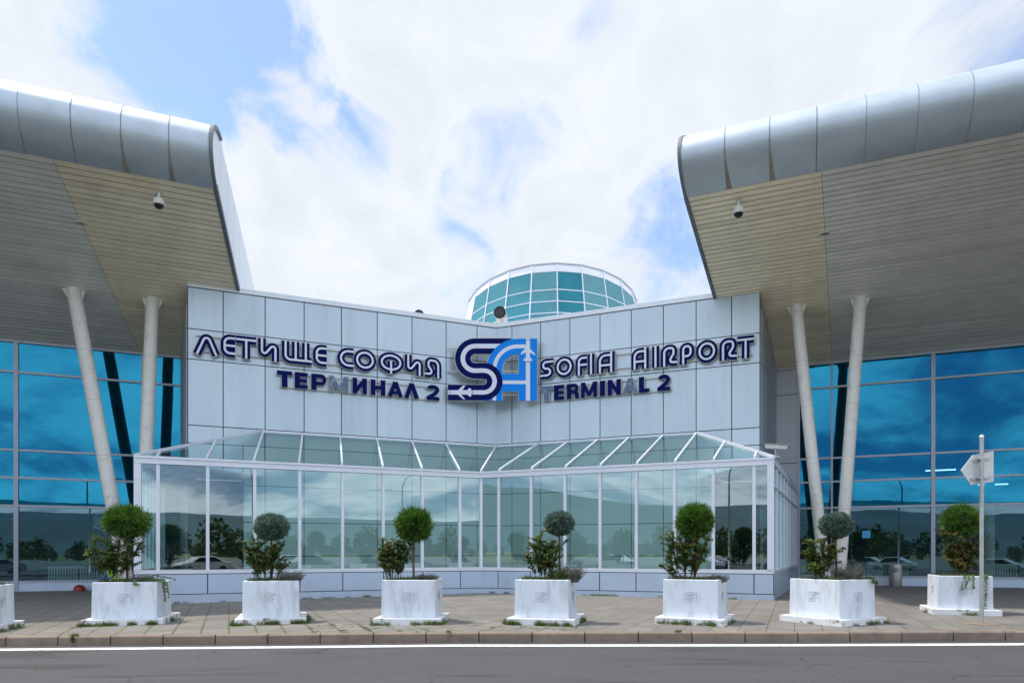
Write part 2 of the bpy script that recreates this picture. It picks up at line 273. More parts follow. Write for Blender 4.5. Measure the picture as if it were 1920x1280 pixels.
# ------------------------------------------------------------------ mesh and object helpers
V = Vector; UP = V((0, 0, 1))
OFF = {}
def tagp(o, label=None, cat=None, group=None, kind=None):
    if label: o['label'] = label
    if cat: o['category'] = cat
    if group: o['group'] = group
    if kind: o['kind'] = kind
    return o
def thing(name, loc, label, cat, group=None, rz=0):
    o = bpy.data.objects.new(name, None); o.empty_display_size = .2; col.objects.link(o); o.location = loc; o.rotation_euler = (0, 0, rz)
    OFF[o.name] = V(loc); return tagp(o, label, cat, group)
class MB:
    def __init__(s): s.v = []; s.f = []; s.mi = []
    def face(s, pts, m=0):
        i = len(s.v); s.v += [V(p) for p in pts]; s.f.append(tuple(range(i, i + len(pts)))); s.mi.append(m)
    def obox(s, P, a, b, c, m=0):
        P, a, b, c = V(P), V(a), V(b), V(c); i = len(s.v)
        s.v += [P, P + a, P + a + b, P + b, P + c, P + a + c, P + a + b + c, P + b + c]
        for q in ((0, 3, 2, 1), (4, 5, 6, 7), (0, 1, 5, 4), (1, 2, 6, 5), (2, 3, 7, 6), (3, 0, 4, 7)): s.f.append(tuple(i + k for k in q)); s.mi.append(m)
    def box(s, x0, x1, y0, y1, z0, z1, m=0): s.obox((x0, y0, z0), (x1 - x0, 0, 0), (0, y1 - y0, 0), (0, 0, z1 - z0), m)
    def beam(s, A, B, w, h, up=UP, m=0):
        """rectangular bar centred on A-B, w across, h along up"""
        A, B = V(A), V(B); d = (B - A).normalized(); x = d.cross(up).normalized(); y = x.cross(d).normalized()
        s.obox(A - x * w / 2 - y * h / 2, B - A, x * w, y * h, m)
    def prism(s, pts, d, m=0):
        d = V(d); n = len(pts); i = len(s.v); s.v += [V(p) for p in pts] + [V(p) + d for p in pts]
        s.f.append(tuple(i + k for k in reversed(range(n)))); s.mi.append(m)
        s.f.append(tuple(i + n + k for k in range(n))); s.mi.append(m)
        for k in range(n): s.f.append((i + k, i + (k + 1) % n, i + n + (k + 1) % n, i + n + k)); s.mi.append(m)
    def tube(s, pts, r, n=10, m=0, cap=True):
        pts = [V(p) for p in pts]; rr = r if isinstance(r, (list, tuple)) else [r] * len(pts); i = len(s.v); ref = None
        for k, p in enumerate(pts):
            d = (pts[min(k + 1, len(pts) - 1)] - pts[max(k - 1, 0)]).normalized()
            if ref is None: ref = V((1, 0, 0)) if abs(d.x) < .8 else V((0, 1, 0))
            x = d.cross(ref).normalized(); y = d.cross(x).normalized(); ref = x.cross(d) if False else ref
            for j in range(n):
                a = 2 * math.pi * j / n; s.v.append(p + (x * math.cos(a) + y * math.sin(a)) * rr[k])
        for k in range(len(pts) - 1):
            for j in range(n):
                a, b = i + k * n + j, i + k * n + (j + 1) % n; s.f.append((a, b, b + n, a + n)); s.mi.append(m)
        if cap:
            s.f.append(tuple(i + j for j in range(n))); s.mi.append(m); e = i + (len(pts) - 1) * n
            s.f.append(tuple(e + j for j in reversed(range(n)))); s.mi.append(m)
    def lathe(s, prof, c=(0, 0, 0), n=24, m=0):
        c = V(c); i = len(s.v)
        for (r, z) in prof:
            for j in range(n):
                a = 2 * math.pi * j / n; s.v.append(c + V((r * math.cos(a), r * math.sin(a), z)))
        for k in range(len(prof) - 1):
            for j in range(n):
                a, b = i + k * n + j, i + k * n + (j + 1) % n; s.f.append((a, b, b + n, a + n)); s.mi.append(m)
        for k in (0, len(prof) - 1):
            if prof[k][0] > 1e-4: s.f.append(tuple(i + k * n + j for j in range(n))); s.mi.append(m)
    def build(s, name, mats, parent=None, smooth=False, bevel=0, recalc=False, smooth_angle=None, weld=False):
        me = bpy.data.meshes.new(name); off = V((0, 0, 0))
        if parent is not None: off = OFF[parent.name]
        me.from_pydata([p - off for p in s.v], [], s.f); 
        if not isinstance(mats, (list, tuple)): mats = [mats]
        for q in mats: me.materials.append(q)
        if len(mats) > 1: me.polygons.foreach_set('material_index', s.mi)
        if weld:
            import bmesh
            b = bmesh.new(); b.from_mesh(me); bmesh.ops.remove_doubles(b, verts=b.verts, dist=.0008); b.to_mesh(me); b.free()
        if smooth: me.polygons.foreach_set('use_smooth', [True] * len(me.polygons))
        me.validate(); me.update()
        o = bpy.data.objects.new(name, me); col.objects.link(o)
        if recalc:
            import bmesh
            b = bmesh.new(); b.from_mesh(me); bmesh.ops.recalc_face_normals(b, faces=b.faces); b.to_mesh(me); b.free()
        if smooth and smooth_angle:
            try: me.set_sharp_from_angle(angle=smooth_angle)
            except Exception: pass
        if bevel:
            md = o.modifiers.new('bevel', 'BEVEL'); md.width = bevel; md.segments = 2; md.limit_method = 'ANGLE'; md.angle_limit = R(40)
        if parent is not None: o.parent = parent; OFF[o.name] = off
        return o

# ------------------------------------------------------------------ the two building axes (45 degrees apart, 22.5 each side of the view)
C, K = math.cos(R(22.5)), math.sin(R(22.5))
class Side:
    def __init__(s, sg):
        s.sg = sg                              # -1 left wing, +1 right wing
        s.e = V((C, -sg * K, 0)); s.n = V((sg * K, C, 0))
    def P(s, t, d, z): return s.e * t + s.n * d + V((0, 0, z))
    def t(s, px, d): return d * math.tan(math.atan((px - 960) / 1280) - s.sg * R(22.5))
LS, RS = Side(-1), Side(1)
def zat(y, D): return 1.5 + (1034 - y) * D / 1280       # height of something D metres in front of the eye point
def gz(x): return -.011 * max(0, min(-x - 1, 12))       # the pavement falls gently to the left
WL, WR = 28.82, 28.28        # distance of the sign wall planes
HL, HR = 23.62, 22.75        # glass porch front planes
GL, GR = 33.9, 34.6          # recessed curtain walls of the two wings
WV = V((-.712, 30.9, 0)); HV = V((-1.137, 25.1, 0))
tWL0 = LS.t(352, WL); tWL1 = (WV).dot(LS.e); tWR0 = WV.dot(RS.e); tWR1 = RS.t(1425, WR)
tHL0 = LS.t(252, HL); tHL1 = HV.dot(LS.e); tHR0 = HV.dot(RS.e); tHR1 = RS.t(1451, HR)
Z_CAPB, Z_CAPT, Z_J1, Z_J2, Z_GAP, Z_LOW = 11.60, 11.80, 10.02, 8.86, 6.34, 5.66
EAVE, RIDGE, SILL, PLINTH = 4.42, 6.25, .86, .18

# ------------------------------------------------------------------ ground, road, kerb
def sheet(name, x0, x1, y0, y1, zf, m, nx=40, ny=2, kind='structure'):
    b = MB()
    for i in range(nx):
        for j in range(ny):
            xa, xb = x0 + (x1 - x0) * i / nx, x0 + (x1 - x0) * (i + 1) / nx; ya, yb = y0 + (y1 - y0) * j / ny, y0 + (y1 - y0) * (j + 1) / ny
            b.face([(xa, ya, zf(xa)), (xb, ya, zf(xb)), (xb, yb, zf(xb)), (xa, yb, zf(xa))])
    return tagp(b.build(name, m), kind=kind)
KERB = [(-80, 13.1), (-30, 13.0), (-14, 12.9), (-9, 12.82), (-4.5, 12.74), (0, 12.70), (5, 12.74), (10, 12.9), (14, 13.05), (30, 13.4), (80, 14.2)]
def ky(x):
    for (a, b), (c, d) in zip(KERB, KERB[1:]):
        if a <= x <= c: return b + (d - b) * (x - a) / (c - a)
    return 13
g = MB(); g.face([(-12000, -12000, -.42), (12000, -12000, -.42), (12000, 12000, -.42), (-12000, 12000, -.42)])
tagp(g.build('ground', M['field']), kind='structure')
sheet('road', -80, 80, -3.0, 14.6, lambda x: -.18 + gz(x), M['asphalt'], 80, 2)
b = MB(); xs = [-80 + i * 1.0 for i in range(161)]
for xa, xb in zip(xs, xs[1:]):
    b.face([(xa, ky(xa) + .14, gz(xa)), (xb, ky(xb) + .14, gz(xb)), (xb, 70, gz(xb)), (xa, 70, gz(xa))])
tagp(b.build('pavement', M['paving']), kind='structure')
b = MB(); rnd = random.Random(3); x = -60.0
while x < 60:
    w = .99 + rnd.uniform(-.01, .01); a = x + .012; c = x + w - .012; j = rnd.uniform(-.004, .004); jy = rnd.uniform(-.005, .005)
    pr = [(0, -.30), (0, -.025), (.02, -.003), (.045, .004), (.15, .004), (.15, -.30)]
    i = len(b.v)
    for xx in (a, c):
        for (dy, dz) in pr: b.v.append(V((xx, ky(xx) + dy + jy - .01, gz(xx) + dz + j)))
    n = len(pr)
    for k in range(n): b.f.append((i + k, i + (k + 1) % n, i + n + (k + 1) % n, i + n + k)); b.mi.append(0)
    b.f.append(tuple(i + k for k in range(n))); b.mi.append(0); b.f.append(tuple(i + n + k for k in reversed(range(n)))); b.mi.append(0)
    x += w
for xa, xb in zip(xs, xs[1:]):
    b.face([(xa, ky(xa) + .02, gz(xa) - .3), (xb, ky(xb) + .02, gz(xb) - .3), (xb, ky(xb) + .02, gz(xb) - .02), (xa, ky(xa) + .02, gz(xa) - .02)], 1)
    b.face([(xa, ky(xa) + .02, gz(xa) - .02), (xb, ky(xb) + .02, gz(xb) - .02), (xb, ky(xb) + .145, gz(xb) - .006), (xa, ky(xa) + .145, gz(xa) - .006)], 1)
tagp(b.build('kerb', [M['kerb'], M['kerb_joint']]), kind='structure')
b = MB()
for xa, xb in zip(xs, xs[1:]):
    b.face([(xa, ky(xa) - .60, gz(xa) - .176), (xb, ky(xb) - .60, gz(xb) - .176), (xb, ky(xb) - .33, gz(xb) - .176), (xa, ky(xa) - .33, gz(xa) - .176)])
tagp(b.build('road_marking', M['line']), kind='structure')
# the far side of the road, behind the camera (seen in the glass only)
sheet('far_pavement', -80, 80, -5.5, -3.0, lambda x: -.06, M['kerb'], 40, 1)
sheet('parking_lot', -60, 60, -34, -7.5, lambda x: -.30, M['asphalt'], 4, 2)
def mountains():
    b = MB(); n = 220; rows = []
    for (rad, s) in ((6200, 0), (7000, .45), (8200, 1.0), (9200, .6)):
        row = []
        for i in range(n + 1):
            a = R(180 + 180 * i / n); x, y = math.cos(a) * rad, math.sin(a) * rad
            u = i / n; el = 2.7 + 3.0 * math.exp(-((u - .235) / .06) ** 2) + 1.0 * math.exp(-((u - .36) / .07) ** 2) + .4 * math.exp(-((u - .55) / .08) ** 2)
            h = s * rad * math.tan(R(el)) * (1 + .10 * noise.noise(V((i * .06, 1, 0))) + .05 * noise.noise(V((i * .25, 2, 0))))
            row.append(V((x, y, h - 2)))
        rows.append(row)
    for r0, r1 in zip(rows, rows[1:]):
        for i in range(n): b.face([r0[i], r0[i + 1], r1[i + 1], r1[i]])
    tagp(b.build('mountain_range', M['mountain'], smooth=False), kind='structure')
mountains()

# ------------------------------------------------------------------ central block with the sign wall
block = thing('central_block', (-.7, 30.9, 0), 'pale blue-grey panelled central block with a concave V front carrying the signs', 'building')
rnd = random.Random(5)
def panel_grid(b, S, d, ts, zs, gap=.034, th=.03, proud=.04):
    for t0, t1 in zip(ts, ts[1:]):
        for z0, z1 in zip(zs, zs[1:]):
            g = gap / 2; u_, v_, w_ = (rnd.uniform(-.003, .003) for _ in range(3)); q = [u_, v_, v_ + w_, u_ + w_]
            c = [S.P(t0 + g, d - proud + q[0], z0 + g), S.P(t1 - g, d - proud + q[1], z0 + g), S.P(t1 - g, d - proud + q[2], z1 - g), S.P(t0 + g, d - proud + q[3], z1 - g)]
            b.prism(c, S.n * th)
tsL = [tWL0] + [LS.t(p, WL) for p in (418.5, 497, 570, 640, 707, 772, 836, 894)] + [tWL1]
tsR = [tWR0] + [RS.t(p, WR) for p in (960.5, 1014, 1069, 1125.5, 1184, 1244, 1305.5, 1372)] + [tWR1]
T_OPL, T_OPR = LS.t(456, WL), RS.t(1340, WR)            # openings to the terminals behind the porch
OPZ = 4.58
bk = MB(); pn = MB(); pi = MB()
tApL, tApR = LS.t(480, WL), RS.t(1300, WR)
for S, d, ts, t0, t1, top in ((LS, WL, tsL, tWL0, tWL1, T_OPL), (RS, WR, tsR, tWR0, tWR1, T_OPR)):
    lo = top if S is LS else t0; hi = t1 if S is LS else top
    bk.obox(S.P(t0, d, OPZ), S.e * (t1 - t0), S.n * .3, UP * (Z_CAPB - OPZ)); bk.obox(S.P(lo, d, -.1), S.e * (hi - lo), S.n * .3, UP * (OPZ + .1))
    for i in range(len(ts) - 1):
        a, c = ts[i], ts[i + 1]
        panel_grid(pn, S, d, [a, c], [Z_GAP, Z_J2, Z_J1, Z_CAPB]); panel_grid(pi if ((S is LS and a > tApL) or (S is RS and a < tApR)) else pn, S, d, [a, c], [Z_LOW, Z_GAP])
        a2, c2 = max(a, lo), min(c, hi)
        if c2 - a2 > .1:
            panel_grid(pi, S, d, [a2, c2], [-.1, 1.33, 2.67, 4.10, Z_LOW])
        if S is LS and a < lo - .1: panel_grid(pn, S, d, [a, min(c, lo)], [OPZ, Z_LOW])
        if S is RS and c > hi + .1: panel_grid(pn, S, d, [max(a, hi), c], [OPZ, Z_LOW])
bk.build('wall', M['gap'], block); pn.build('cladding_panels', M['panel'], block); pi.build('inner_cladding', M['inner_panel'], block)['label'] = 'paler cladding seen through the glass porch'
cp = MB()
def wing_cap(S, d, ta, tb, tv):
    a, b_ = S.P(ta, d - .07, Z_CAPB + .012), S.P(tb, d - .07, Z_CAPB + .012)
    return a, b_
# parapet capping as one bent profile so it mitres in the valley
def bent(b, offL, offR, z0, z1, thick, tl, tr):
    """bar following both planes: front face offL/offR in front of the walls"""
    def vert(o): # intersection of both planes moved o towards the eye
        a, c = WL - o, WR - o; X = (c - a) / (2 * K); return V((X, (a + c) / (2 * C), 0))
    f, r = vert(offL), vert(offL - thick)
    A0, A1 = LS.P(tl, WL - offL, 0), LS.P(tl, WL - offL + thick, 0); B0, B1 = RS.P(tr, WR - offR, 0), RS.P(tr, WR - offR + thick, 0)
    b.prism([p + UP * z0 for p in (A0, f, r, A1)], UP * (z1 - z0)); b.prism([p + UP * z0 for p in (f, B0, B1, r)], UP * (z1 - z0))
bent(cp, .08, .08, Z_CAPB + .012, Z_CAPT, .5, tWL0, tWR1)
cp.build('parapet_cap', M['cap'], block)
rf = MB(); rf.prism([LS.P(tWL0, WL + .42, Z_CAPB), V((-.7, 31.5, Z_CAPB)), RS.P(tWR1, WR + .42, Z_CAPB), V((22, 48, Z_CAPB)), V((-24, 48, Z_CAPB))], UP * .1); rf.build('roof', M['roof'], block)
# side walls of the block
sw = MB(); sp_ = MB(); sw2 = MB(); sp2 = MB()
A = RS.P(tWR1, WR, 0); B = RS.P(RS.t(1454.7, GR), GR, 0)
def wallpanels(bb, pp, A, B, nx, zs, th=.3, flip=1, gap=.03):
    d = (B - A); L_ = d.length; d.normalize(); nn = V((d.y, -d.x, 0)) * flip
    bb.obox(A + UP * zs[0], d * L_, -nn * th, UP * (zs[-1] - zs[0]))
    for i in range(nx):
        for z0, z1 in zip(zs, zs[1:]):
            a = A + d * (L_ * i / nx + gap / 2) + UP * (z0 + gap / 2) + nn * .012
            pp.obox(a, d * (L_ / nx - gap), nn * .028, UP * (z1 - z0 - gap))
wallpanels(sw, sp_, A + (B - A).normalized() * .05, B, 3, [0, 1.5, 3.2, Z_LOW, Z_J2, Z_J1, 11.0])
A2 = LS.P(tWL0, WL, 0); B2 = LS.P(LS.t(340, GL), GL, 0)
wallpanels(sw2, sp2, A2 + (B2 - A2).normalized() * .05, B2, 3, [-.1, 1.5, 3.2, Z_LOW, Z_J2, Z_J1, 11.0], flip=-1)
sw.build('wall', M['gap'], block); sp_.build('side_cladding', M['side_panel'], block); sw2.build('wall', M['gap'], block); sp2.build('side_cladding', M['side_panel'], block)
# dark passage behind the two openings
pas = MB()
for S, d, a, c in ((LS, WL, tWL0 + .02, T_OPL), (RS, WR, T_OPR, tWR1 - .02)):
    pas.face([S.P(a, d + 3.2, 0), S.P(c, d + 3.2, 0), S.P(c, d + 3.2, OPZ), S.P(a, d + 3.2, OPZ)])
    pas.face([S.P(a, d + .3, OPZ + .01), S.P(c, d + .3, OPZ + .01), S.P(c, d + 3.2, OPZ + .01), S.P(a, d + 3.2, OPZ + .01)])
    for q in (a, c): pas.face([S.P(q, d + .3, 0), S.P(q, d + 3.2, 0), S.P(q, d + 3.2, OPZ), S.P(q, d + .3, OPZ)])
pas.build('passage', M['in_dark'], block)

# ------------------------------------------------------------------ glass porch
porch = thing('glass_porch', (HV.x, HV.y, 0), 'long low glass porch with white frame and sloping glass roof below the signs', 'building')
pl = [252, 296.6, 389.5, 477.5, 561.8, 642, 718.3, 791.4, 861.7]
pr_ = [936, 996.7, 1060, 1125.5, 1193.6, 1265, 1337.6, 1414, 1451]
rl = [None, 302.5, 405.8, 494.3, 567.5, 637.8, 706, 771.7, 834.4]
rr_ = [1010.7, 1066.4, 1121.8, 1180, 1243.4, 1306, 1358.7, 1419, None]
eL = [LS.t(p, HL) for p in pl] + [tHL1]; eR = [tHR0] + [RS.t(p, HR) for p in pr_]
# ridge: runs on the sign wall between the two apexes; hips come down to the outer corners
apexL = LS.P(LS.t(494.3, WL - .08), WL - .08, RIDGE); apexR = RS.P(RS.t(1306, WR - .08), WR - .08, RIDGE)
cornL = LS.P(tHL0, HL, EAVE); cornR = RS.P(tHR1, HR, EAVE)
def vertW(o): a, c = WL - o, WR - o; return V(((c - a) / (2 * K), (a + c) / (2 * C), 0))
ridgeV = vertW(.08) + UP * RIDGE
def on_hip(A, B, px):
    """point of the hip A-B lying in the vertical plane through the eye and px"""
    k = (px - 960) / 1280; d = B - A; s = (k * A.y - A.x) / (d.x - k * d.y); return A + d * s
topL = [cornL] + [on_hip(cornL, apexL, p) for p in (302.5, 405.8)] + [apexL] + [LS.P(LS.t(p, WL - .08), WL - .08, RIDGE) for p in rl[4:]] + [ridgeV]
topR = [ridgeV] + [RS.P(RS.t(p, WR - .08), WR - .08, RIDGE) for p in rr_[:5]] + [apexR] + [on_hip(cornR, apexR, p) for p in (1358.7, 1419)] + [cornR]
topR = [ridgeV] + [RS.P(RS.t(p, WR - .08), WR - .08, RIDGE) for p in rr_[:5]] + [apexR][:0] + [apexR] * 0 + [] + topR[7:] if False else topR
topR = [ridgeV] + [RS.P(RS.t(p, WR - .08), WR - .08, RIDGE) for p in rr_[:6]] + [on_hip(cornR, apexR, p) for p in (1358.7, 1419)] + [cornR]
baseL = [LS.P(t, HL, EAVE) for t in eL]; baseR = [RS.P(t, HR, EAVE) for t in eR]
PW = .10
def post(S, t, d, w=PW, z0=SILL + .02, z1=EAVE - .22, dd=.12):
    b = MB(); b.obox(S.P(t - w / 2, d - dd / 2, z0), S.e * w, S.n * dd, UP * (z1 - z0)); b.build('post', M['frame'], porch)
for S, d, es in ((LS, HL, eL), (RS, HR, eR)):
    for i, t in enumerate(es):
        inner = (S is LS and i == len(es) - 1) or (S is RS and i == 0)
        corner = (S is LS and i == 0) or (S is RS and i == len(es) - 1)
        if S is RS and inner: continue
        if inner: b = MB(); b.obox(HV + V((-.05, -.07, SILL + .02)), (.11, 0, 0), (0, .13, 0), UP * (EAVE - .22 - SILL - .02)); b.build('post', M['frame'], porch); continue
        if corner:
            tt = t + (.09 if S is LS else -.09); post(S, tt, d + .01, .20, z1=EAVE - .005, dd=.2)
        else: post(S, t, d)
    # panes
    for i in range(len(es) - 1):
        a, c = es[i] + .01, es[i + 1] - .01
        b = MB(); b.face([S.P(a, d, SILL), S.P(c, d, SILL), S.P(c, d, EAVE - .1), S.P(a, d, EAVE - .1)])
        b.build('window_pane', M['glass_green'], porch)
fr = MB()
def hv(o): a, c = HL - o, HR - o; return V(((c - a) / (2 * K), (a + c) / (2 * C), 0))
def hbent(b, o, th, z0, z1, m=0, eL_=0, eR_=0):
    f, r = hv(o), hv(o - th)
    A0, A1 = LS.P(tHL0 - eL_, HL - o, 0), LS.P(tHL0 - eL_, HL - o + th, 0); B0, B1 = RS.P(tHR1 + eR_, HR - o, 0), RS.P(tHR1 + eR_, HR - o + th, 0)
    b.prism([p + UP * z0 for p in (A0, f, r, A1)], UP * (z1 - z0), m); b.prism([p + UP * z0 for p in (f, B0, B1, r)], UP * (z1 - z0), m)
hbent(fr, .10, .18, EAVE - .22, EAVE - .06); hbent(fr, .13, .22, EAVE - .058, EAVE + .01)
hbent(fr, .09, .16, SILL - .04, SILL + .08); 
fr.build('eaves_beam', M['frame'], porch)
# hips, ridge bar and rafters
hp = MB()
hp.beam(cornL + UP * .02, apexL + UP * .03, .09, .10); hp.beam(cornR + UP * .02, apexR + UP * .03, .09, .10)
hp.beam(apexL, ridgeV, .10, .12); hp.beam(ridgeV, apexR, .10, .12); hp.build('ridge_bar', M['frame'], porch)
for tp, bs in ((topL, baseL), (topR, baseR)):
    for i in range(len(tp)):
        if (tp[i] - bs[i]).length < .1: continue
        if tp is topR and i == 0: continue
        b = MB(); b.beam(bs[i] + UP * .05 + V((0, -.05, 0)), tp[i] + UP * .03, .065, .07); b.build('rafter', M['frame'], porch)
    for i in range(len(tp) - 1):
        q = [bs[i], bs[i + 1], tp[i + 1], tp[i]]
        if (q[0] - q[3]).length < .05: q = q[:3]
        if len(q) == 4 and (q[1] - q[2]).length < .05: q = [q[0], q[1], q[3]]
        b = MB(); b.face(q); b.build('roof_pane', M['glass_roof'], porch)
# base panels and plinth
bs_ = MB(); bk2 = MB()
for S, d, es in ((LS, HL, eL), (RS, HR, eR)):
    for i in range(len(es) - 1):
        g = .016; a, c = es[i], es[i + 1]
        if S is LS and i == len(es) - 2: c += .04
        if S is RS and i == 0: a -= .04
        bs_.prism([S.P(a + (g if not(S is RS and i == 0) else 0), d - .10, PLINTH + .015), S.P(c - (g if not (S is LS and i == len(es) - 2) else 0), d - .10, PLINTH + .015), S.P(c - g, d - .10, SILL - .065), S.P(a + g, d - .10, SILL - .065)], S.n * .03)
hbent(bk2, .068, .12, -.2, SILL - .042)
bk2.build('wall', M['gap'], porch); bs_.build('base_panels', M['panel_low'], porch)
pt = MB(); hbent(pt, .085, .015, -.2, PLINTH - .01); pt.build('plinth', M['panel_low'], porch)
# right and left flank of the porch, running back to the curtain walls
def flank(A, B, flip, sidepanes):
    d = B - A; Ln = d.length; d = d.normalized(); nn = V((d.y, -d.x, 0)) * flip
    f = MB(); f.obox(A + UP * (EAVE - .16), d * Ln, -nn * .14, UP * .17); f.obox(A + UP * (SILL - .03), d * Ln, -nn * .12, UP * .09); f.build('eaves_beam', M['frame'], porch)
    w = MB(); w.obox(A + UP * (-.2) - nn * .01, d * Ln, -nn * .1, UP * (SILL + .165)); w.build('wall', M['panel_low'], porch)
    k = 8
    for i in range(1, k + 1):
        p = MB(); q = A + d * (Ln * i / k - .05); p.obox(q + UP * (SILL + .06), d * .06, -nn * .10, UP * (EAVE - .16 - SILL - .06)); p.build('post', M['frame'], porch)
    p = MB(); p.obox(A + d * .15 + UP * (3.55), d * (Ln - .2), -nn * .05, UP * .05); p.build('transom', M['frame'], porch)
    for i in range(k):
        p = MB(); a = A + d * (Ln * i / k) - nn * .06; c = A + d * (Ln * (i + 1) / k) - nn * .06
        p.face([a + UP * SILL, c + UP * SILL, c + UP * (EAVE - .1), a + UP * (EAVE - .1)]); p.build('window_pane', M['glass_green'], porch)
fA = cornR - UP * EAVE; fB = V((13.35, 31.9, 0)); flank(fA + (fB - fA).normalized() * .12, fB, 1, 8)
gA = cornL - UP * EAVE; gB = LS.P(LS.t(252, HL) - .05, GL - .1, 0); flank(gA + (gB - gA).normalized() * .12, gB, -1, 8)
# flat roof over the flanks, and vertical glazed gables under the hips
fl = MB()
fl.prism([cornR + UP * .02, fB + UP * (EAVE + .02), B + UP * (EAVE + .02), RS.P(tWR1, WR, EAVE + .02), apexR + UP * (EAVE + .02 - RIDGE)], UP * .05)
fl.prism([cornL + UP * .02, apexL + UP * (EAVE + .02 - RIDGE), LS.P(tWL0, WL, EAVE + .02), B2 + UP * (EAVE + .02), gB + UP * (EAVE + .02)], UP * .05)
fl.build('flat_roof', M['roof'], porch)
cr = MB()
# ------------------------------------------------------------------ wings
def profile_pts(do, zo, a, bb, n=18):
    """rounded eave: ellipse from the outer soffit edge round to the roof top; returned as (d, z)"""
    out = []
    for i in range(n + 1):
        th = R(-120 - 150 * i / n); out.append((do + math.cos(th) * a + .5 * a, zo + (math.sin(th) + .866) * bb))
    return out
def wing(S, gd, do, zo, t_end_o, t_end_i, t_far, zi, px_split_o, px_split_i, cols, label):
    sg = S.sg
    w = thing('terminal_wing', S.P(t_end_o * .5 + t_far * .5, gd, 0), label, 'building')
    rnd = random.Random(7 + sg)
    slope = (zo - zi) / (gd - do)
    zS = lambda d: zi + (gd - d) * slope
    tE = lambda d: t_end_o + (t_end_i - t_end_o) * (d - do) / (WLR - do)
    WLR = WL if S is LS else WR
    # soffit slats, parallel to the eave
    ts_o, ts_i = S.t(px_split_o, do), S.t(px_split_i, gd)
    tsp = lambda d: ts_o + (ts_i - ts_o) * (d - do) / (gd - do)
    near, far, back = MB(), MB(), MB()
    pitch = .235; d = do + .02
    while d < gd + .1:
        d2 = min(d + pitch - .045, gd + .1)
        for mb, a, c in ((near, tE(d), tsp(d)), (far, tsp(d) + .01 * sg, t_far)):
            z = zS(d); z2 = zS(d2)
            a0, a1 = a, (tE(d2) if mb is near else tsp(d2) + .01 * sg); c0, c1 = (tsp(d), tsp(d2)) if mb is near else (t_far, t_far)
            nseg = 1 if mb is near else 6
            for k in range(nseg):
                u0, u1 = k / nseg, (k + 1) / nseg
                P0, P1 = S.P(a0 + (c0 - a0) * u0, d, z), S.P(a0 + (c0 - a0) * u1, d, z); P3, P2 = S.P(a1 + (c1 - a1) * u0, d2, z2), S.P(a1 + (c1 - a1) * u1, d2, z2)
                q = rnd.uniform(-.004, .004)
                lip = UP * .03
                mb.face([P0 + UP * q, P1 + UP * q, P2 + UP * q, P3 + UP * q]); mb.face([P3 + UP * q, P2 + UP * q, P2 + lip, P3 + lip]); mb.face([P0 + UP * q, P1 + UP * q, P1 + lip, P0 + lip])
        d += pitch
    back.face([S.P(tE(do), do, zS(do) + .028), S.P(t_far, do, zS(do) + .028), S.P(t_far, gd + .1, zS(gd + .1) + .028), S.P(tE(gd), gd + .1, zS(gd + .1) + .028)])
    near.build('soffit', M['slat_warm'], w)['label'] = 'warm beige slatted end strip of the soffit'
    far.build('soffit', M['slat_grey'], w)['label'] = 'grey slatted main field of the soffit'
    back.build('soffit_backing', M['groove'], w)
    # rounded fascia in metre-wide sheets with raised seams
    A_, B_ = (2.0, 1.10) if S is RS else (1.8, 1.16); CD, CZ = do + .5 * A_, zo + .866 * B_
    pts = profile_pts(do, zo, A_, B_)
    fa = MB()
    step = 1.27 * sg; t = t_end_o - .02 * sg; k = 0
    # direction of the end edge: sheets are cut square to the eave, first one meets the end trim
    offs = lambda d: (t_end_i - t_end_o) * (d - do) / (WLR - do)
    while (t - t_far) * sg < 0:
        t2 = t + step; jz = rnd.uniform(-.006, .006)
        for j in range(len(pts) - 1):
            (d0, z0), (d1, z1) = pts[j], pts[j + 1]
            o0, o1 = (offs(d0), offs(d1)) if k == 0 else (0, 0)
            fa.face([S.P(t + o0 + .004 * sg, d0, z0 + jz), S.P(t2 - .004 * sg, d0, z0 + jz), S.P(t2 - .004 * sg, d1, z1 + jz), S.P(t + o1 + .004 * sg, d1, z1 + jz)])
        wd = .012 if k < 4 else .006; seam = MB(); stn = MB()
        for j in range(len(pts) - 1):
            (d0, z0), (d1, z1) = pts[j], pts[j + 1]
            if k:
                c0 = V((0, 0, 0))
                def Q(tt, d_, z_, out):
                    dd, zz = d_ - CD, z_ - CZ; l = math.hypot(dd, zz); return S.P(tt, d_ + dd / l * out, z_ + zz / l * out)
                seam.face([Q(t - wd, d0, z0, .006), Q(t + wd, d0, z0, .006), Q(t + wd, d1, z1, .006), Q(t - wd, d1, z1, .006)])
                if k in (1, 2) and j < 6:
                    w0, w1 = (6 - j) / 6, (5 - j) / 6; sh = .13
                    stn.face([Q(t - .03, d0, z0, .009), Q(t + sh * w0 ** 1.6 + .012, d0, z0, .009), Q(t + sh * w1 ** 1.6 + .012, d1, z1, .009), Q(t - .03, d1, z1, .009)])
        if seam.v: seam.build('fascia_seam', M['trim'], w, smooth=True)
        if stn.v: stn.build('run_off_stain', M['stain'], w, smooth=True)
        t = t2; k += 1
    fa.build('fascia', M['fascia'], w, smooth=True, weld=True)
    # end trim and gable
    zt = pts[-1][1]; dback = 40
    de = pts[-1][0]; ztop = lambda d: zt - (d - de) * .165
    tr = MB(); q0 = V((0, 0, 0))
    prof2 = [(d_, z_) for d_, z_ in pts]
    def E(d_, z_, o): return S.P(tE(d_) - o * sg, d_, z_)
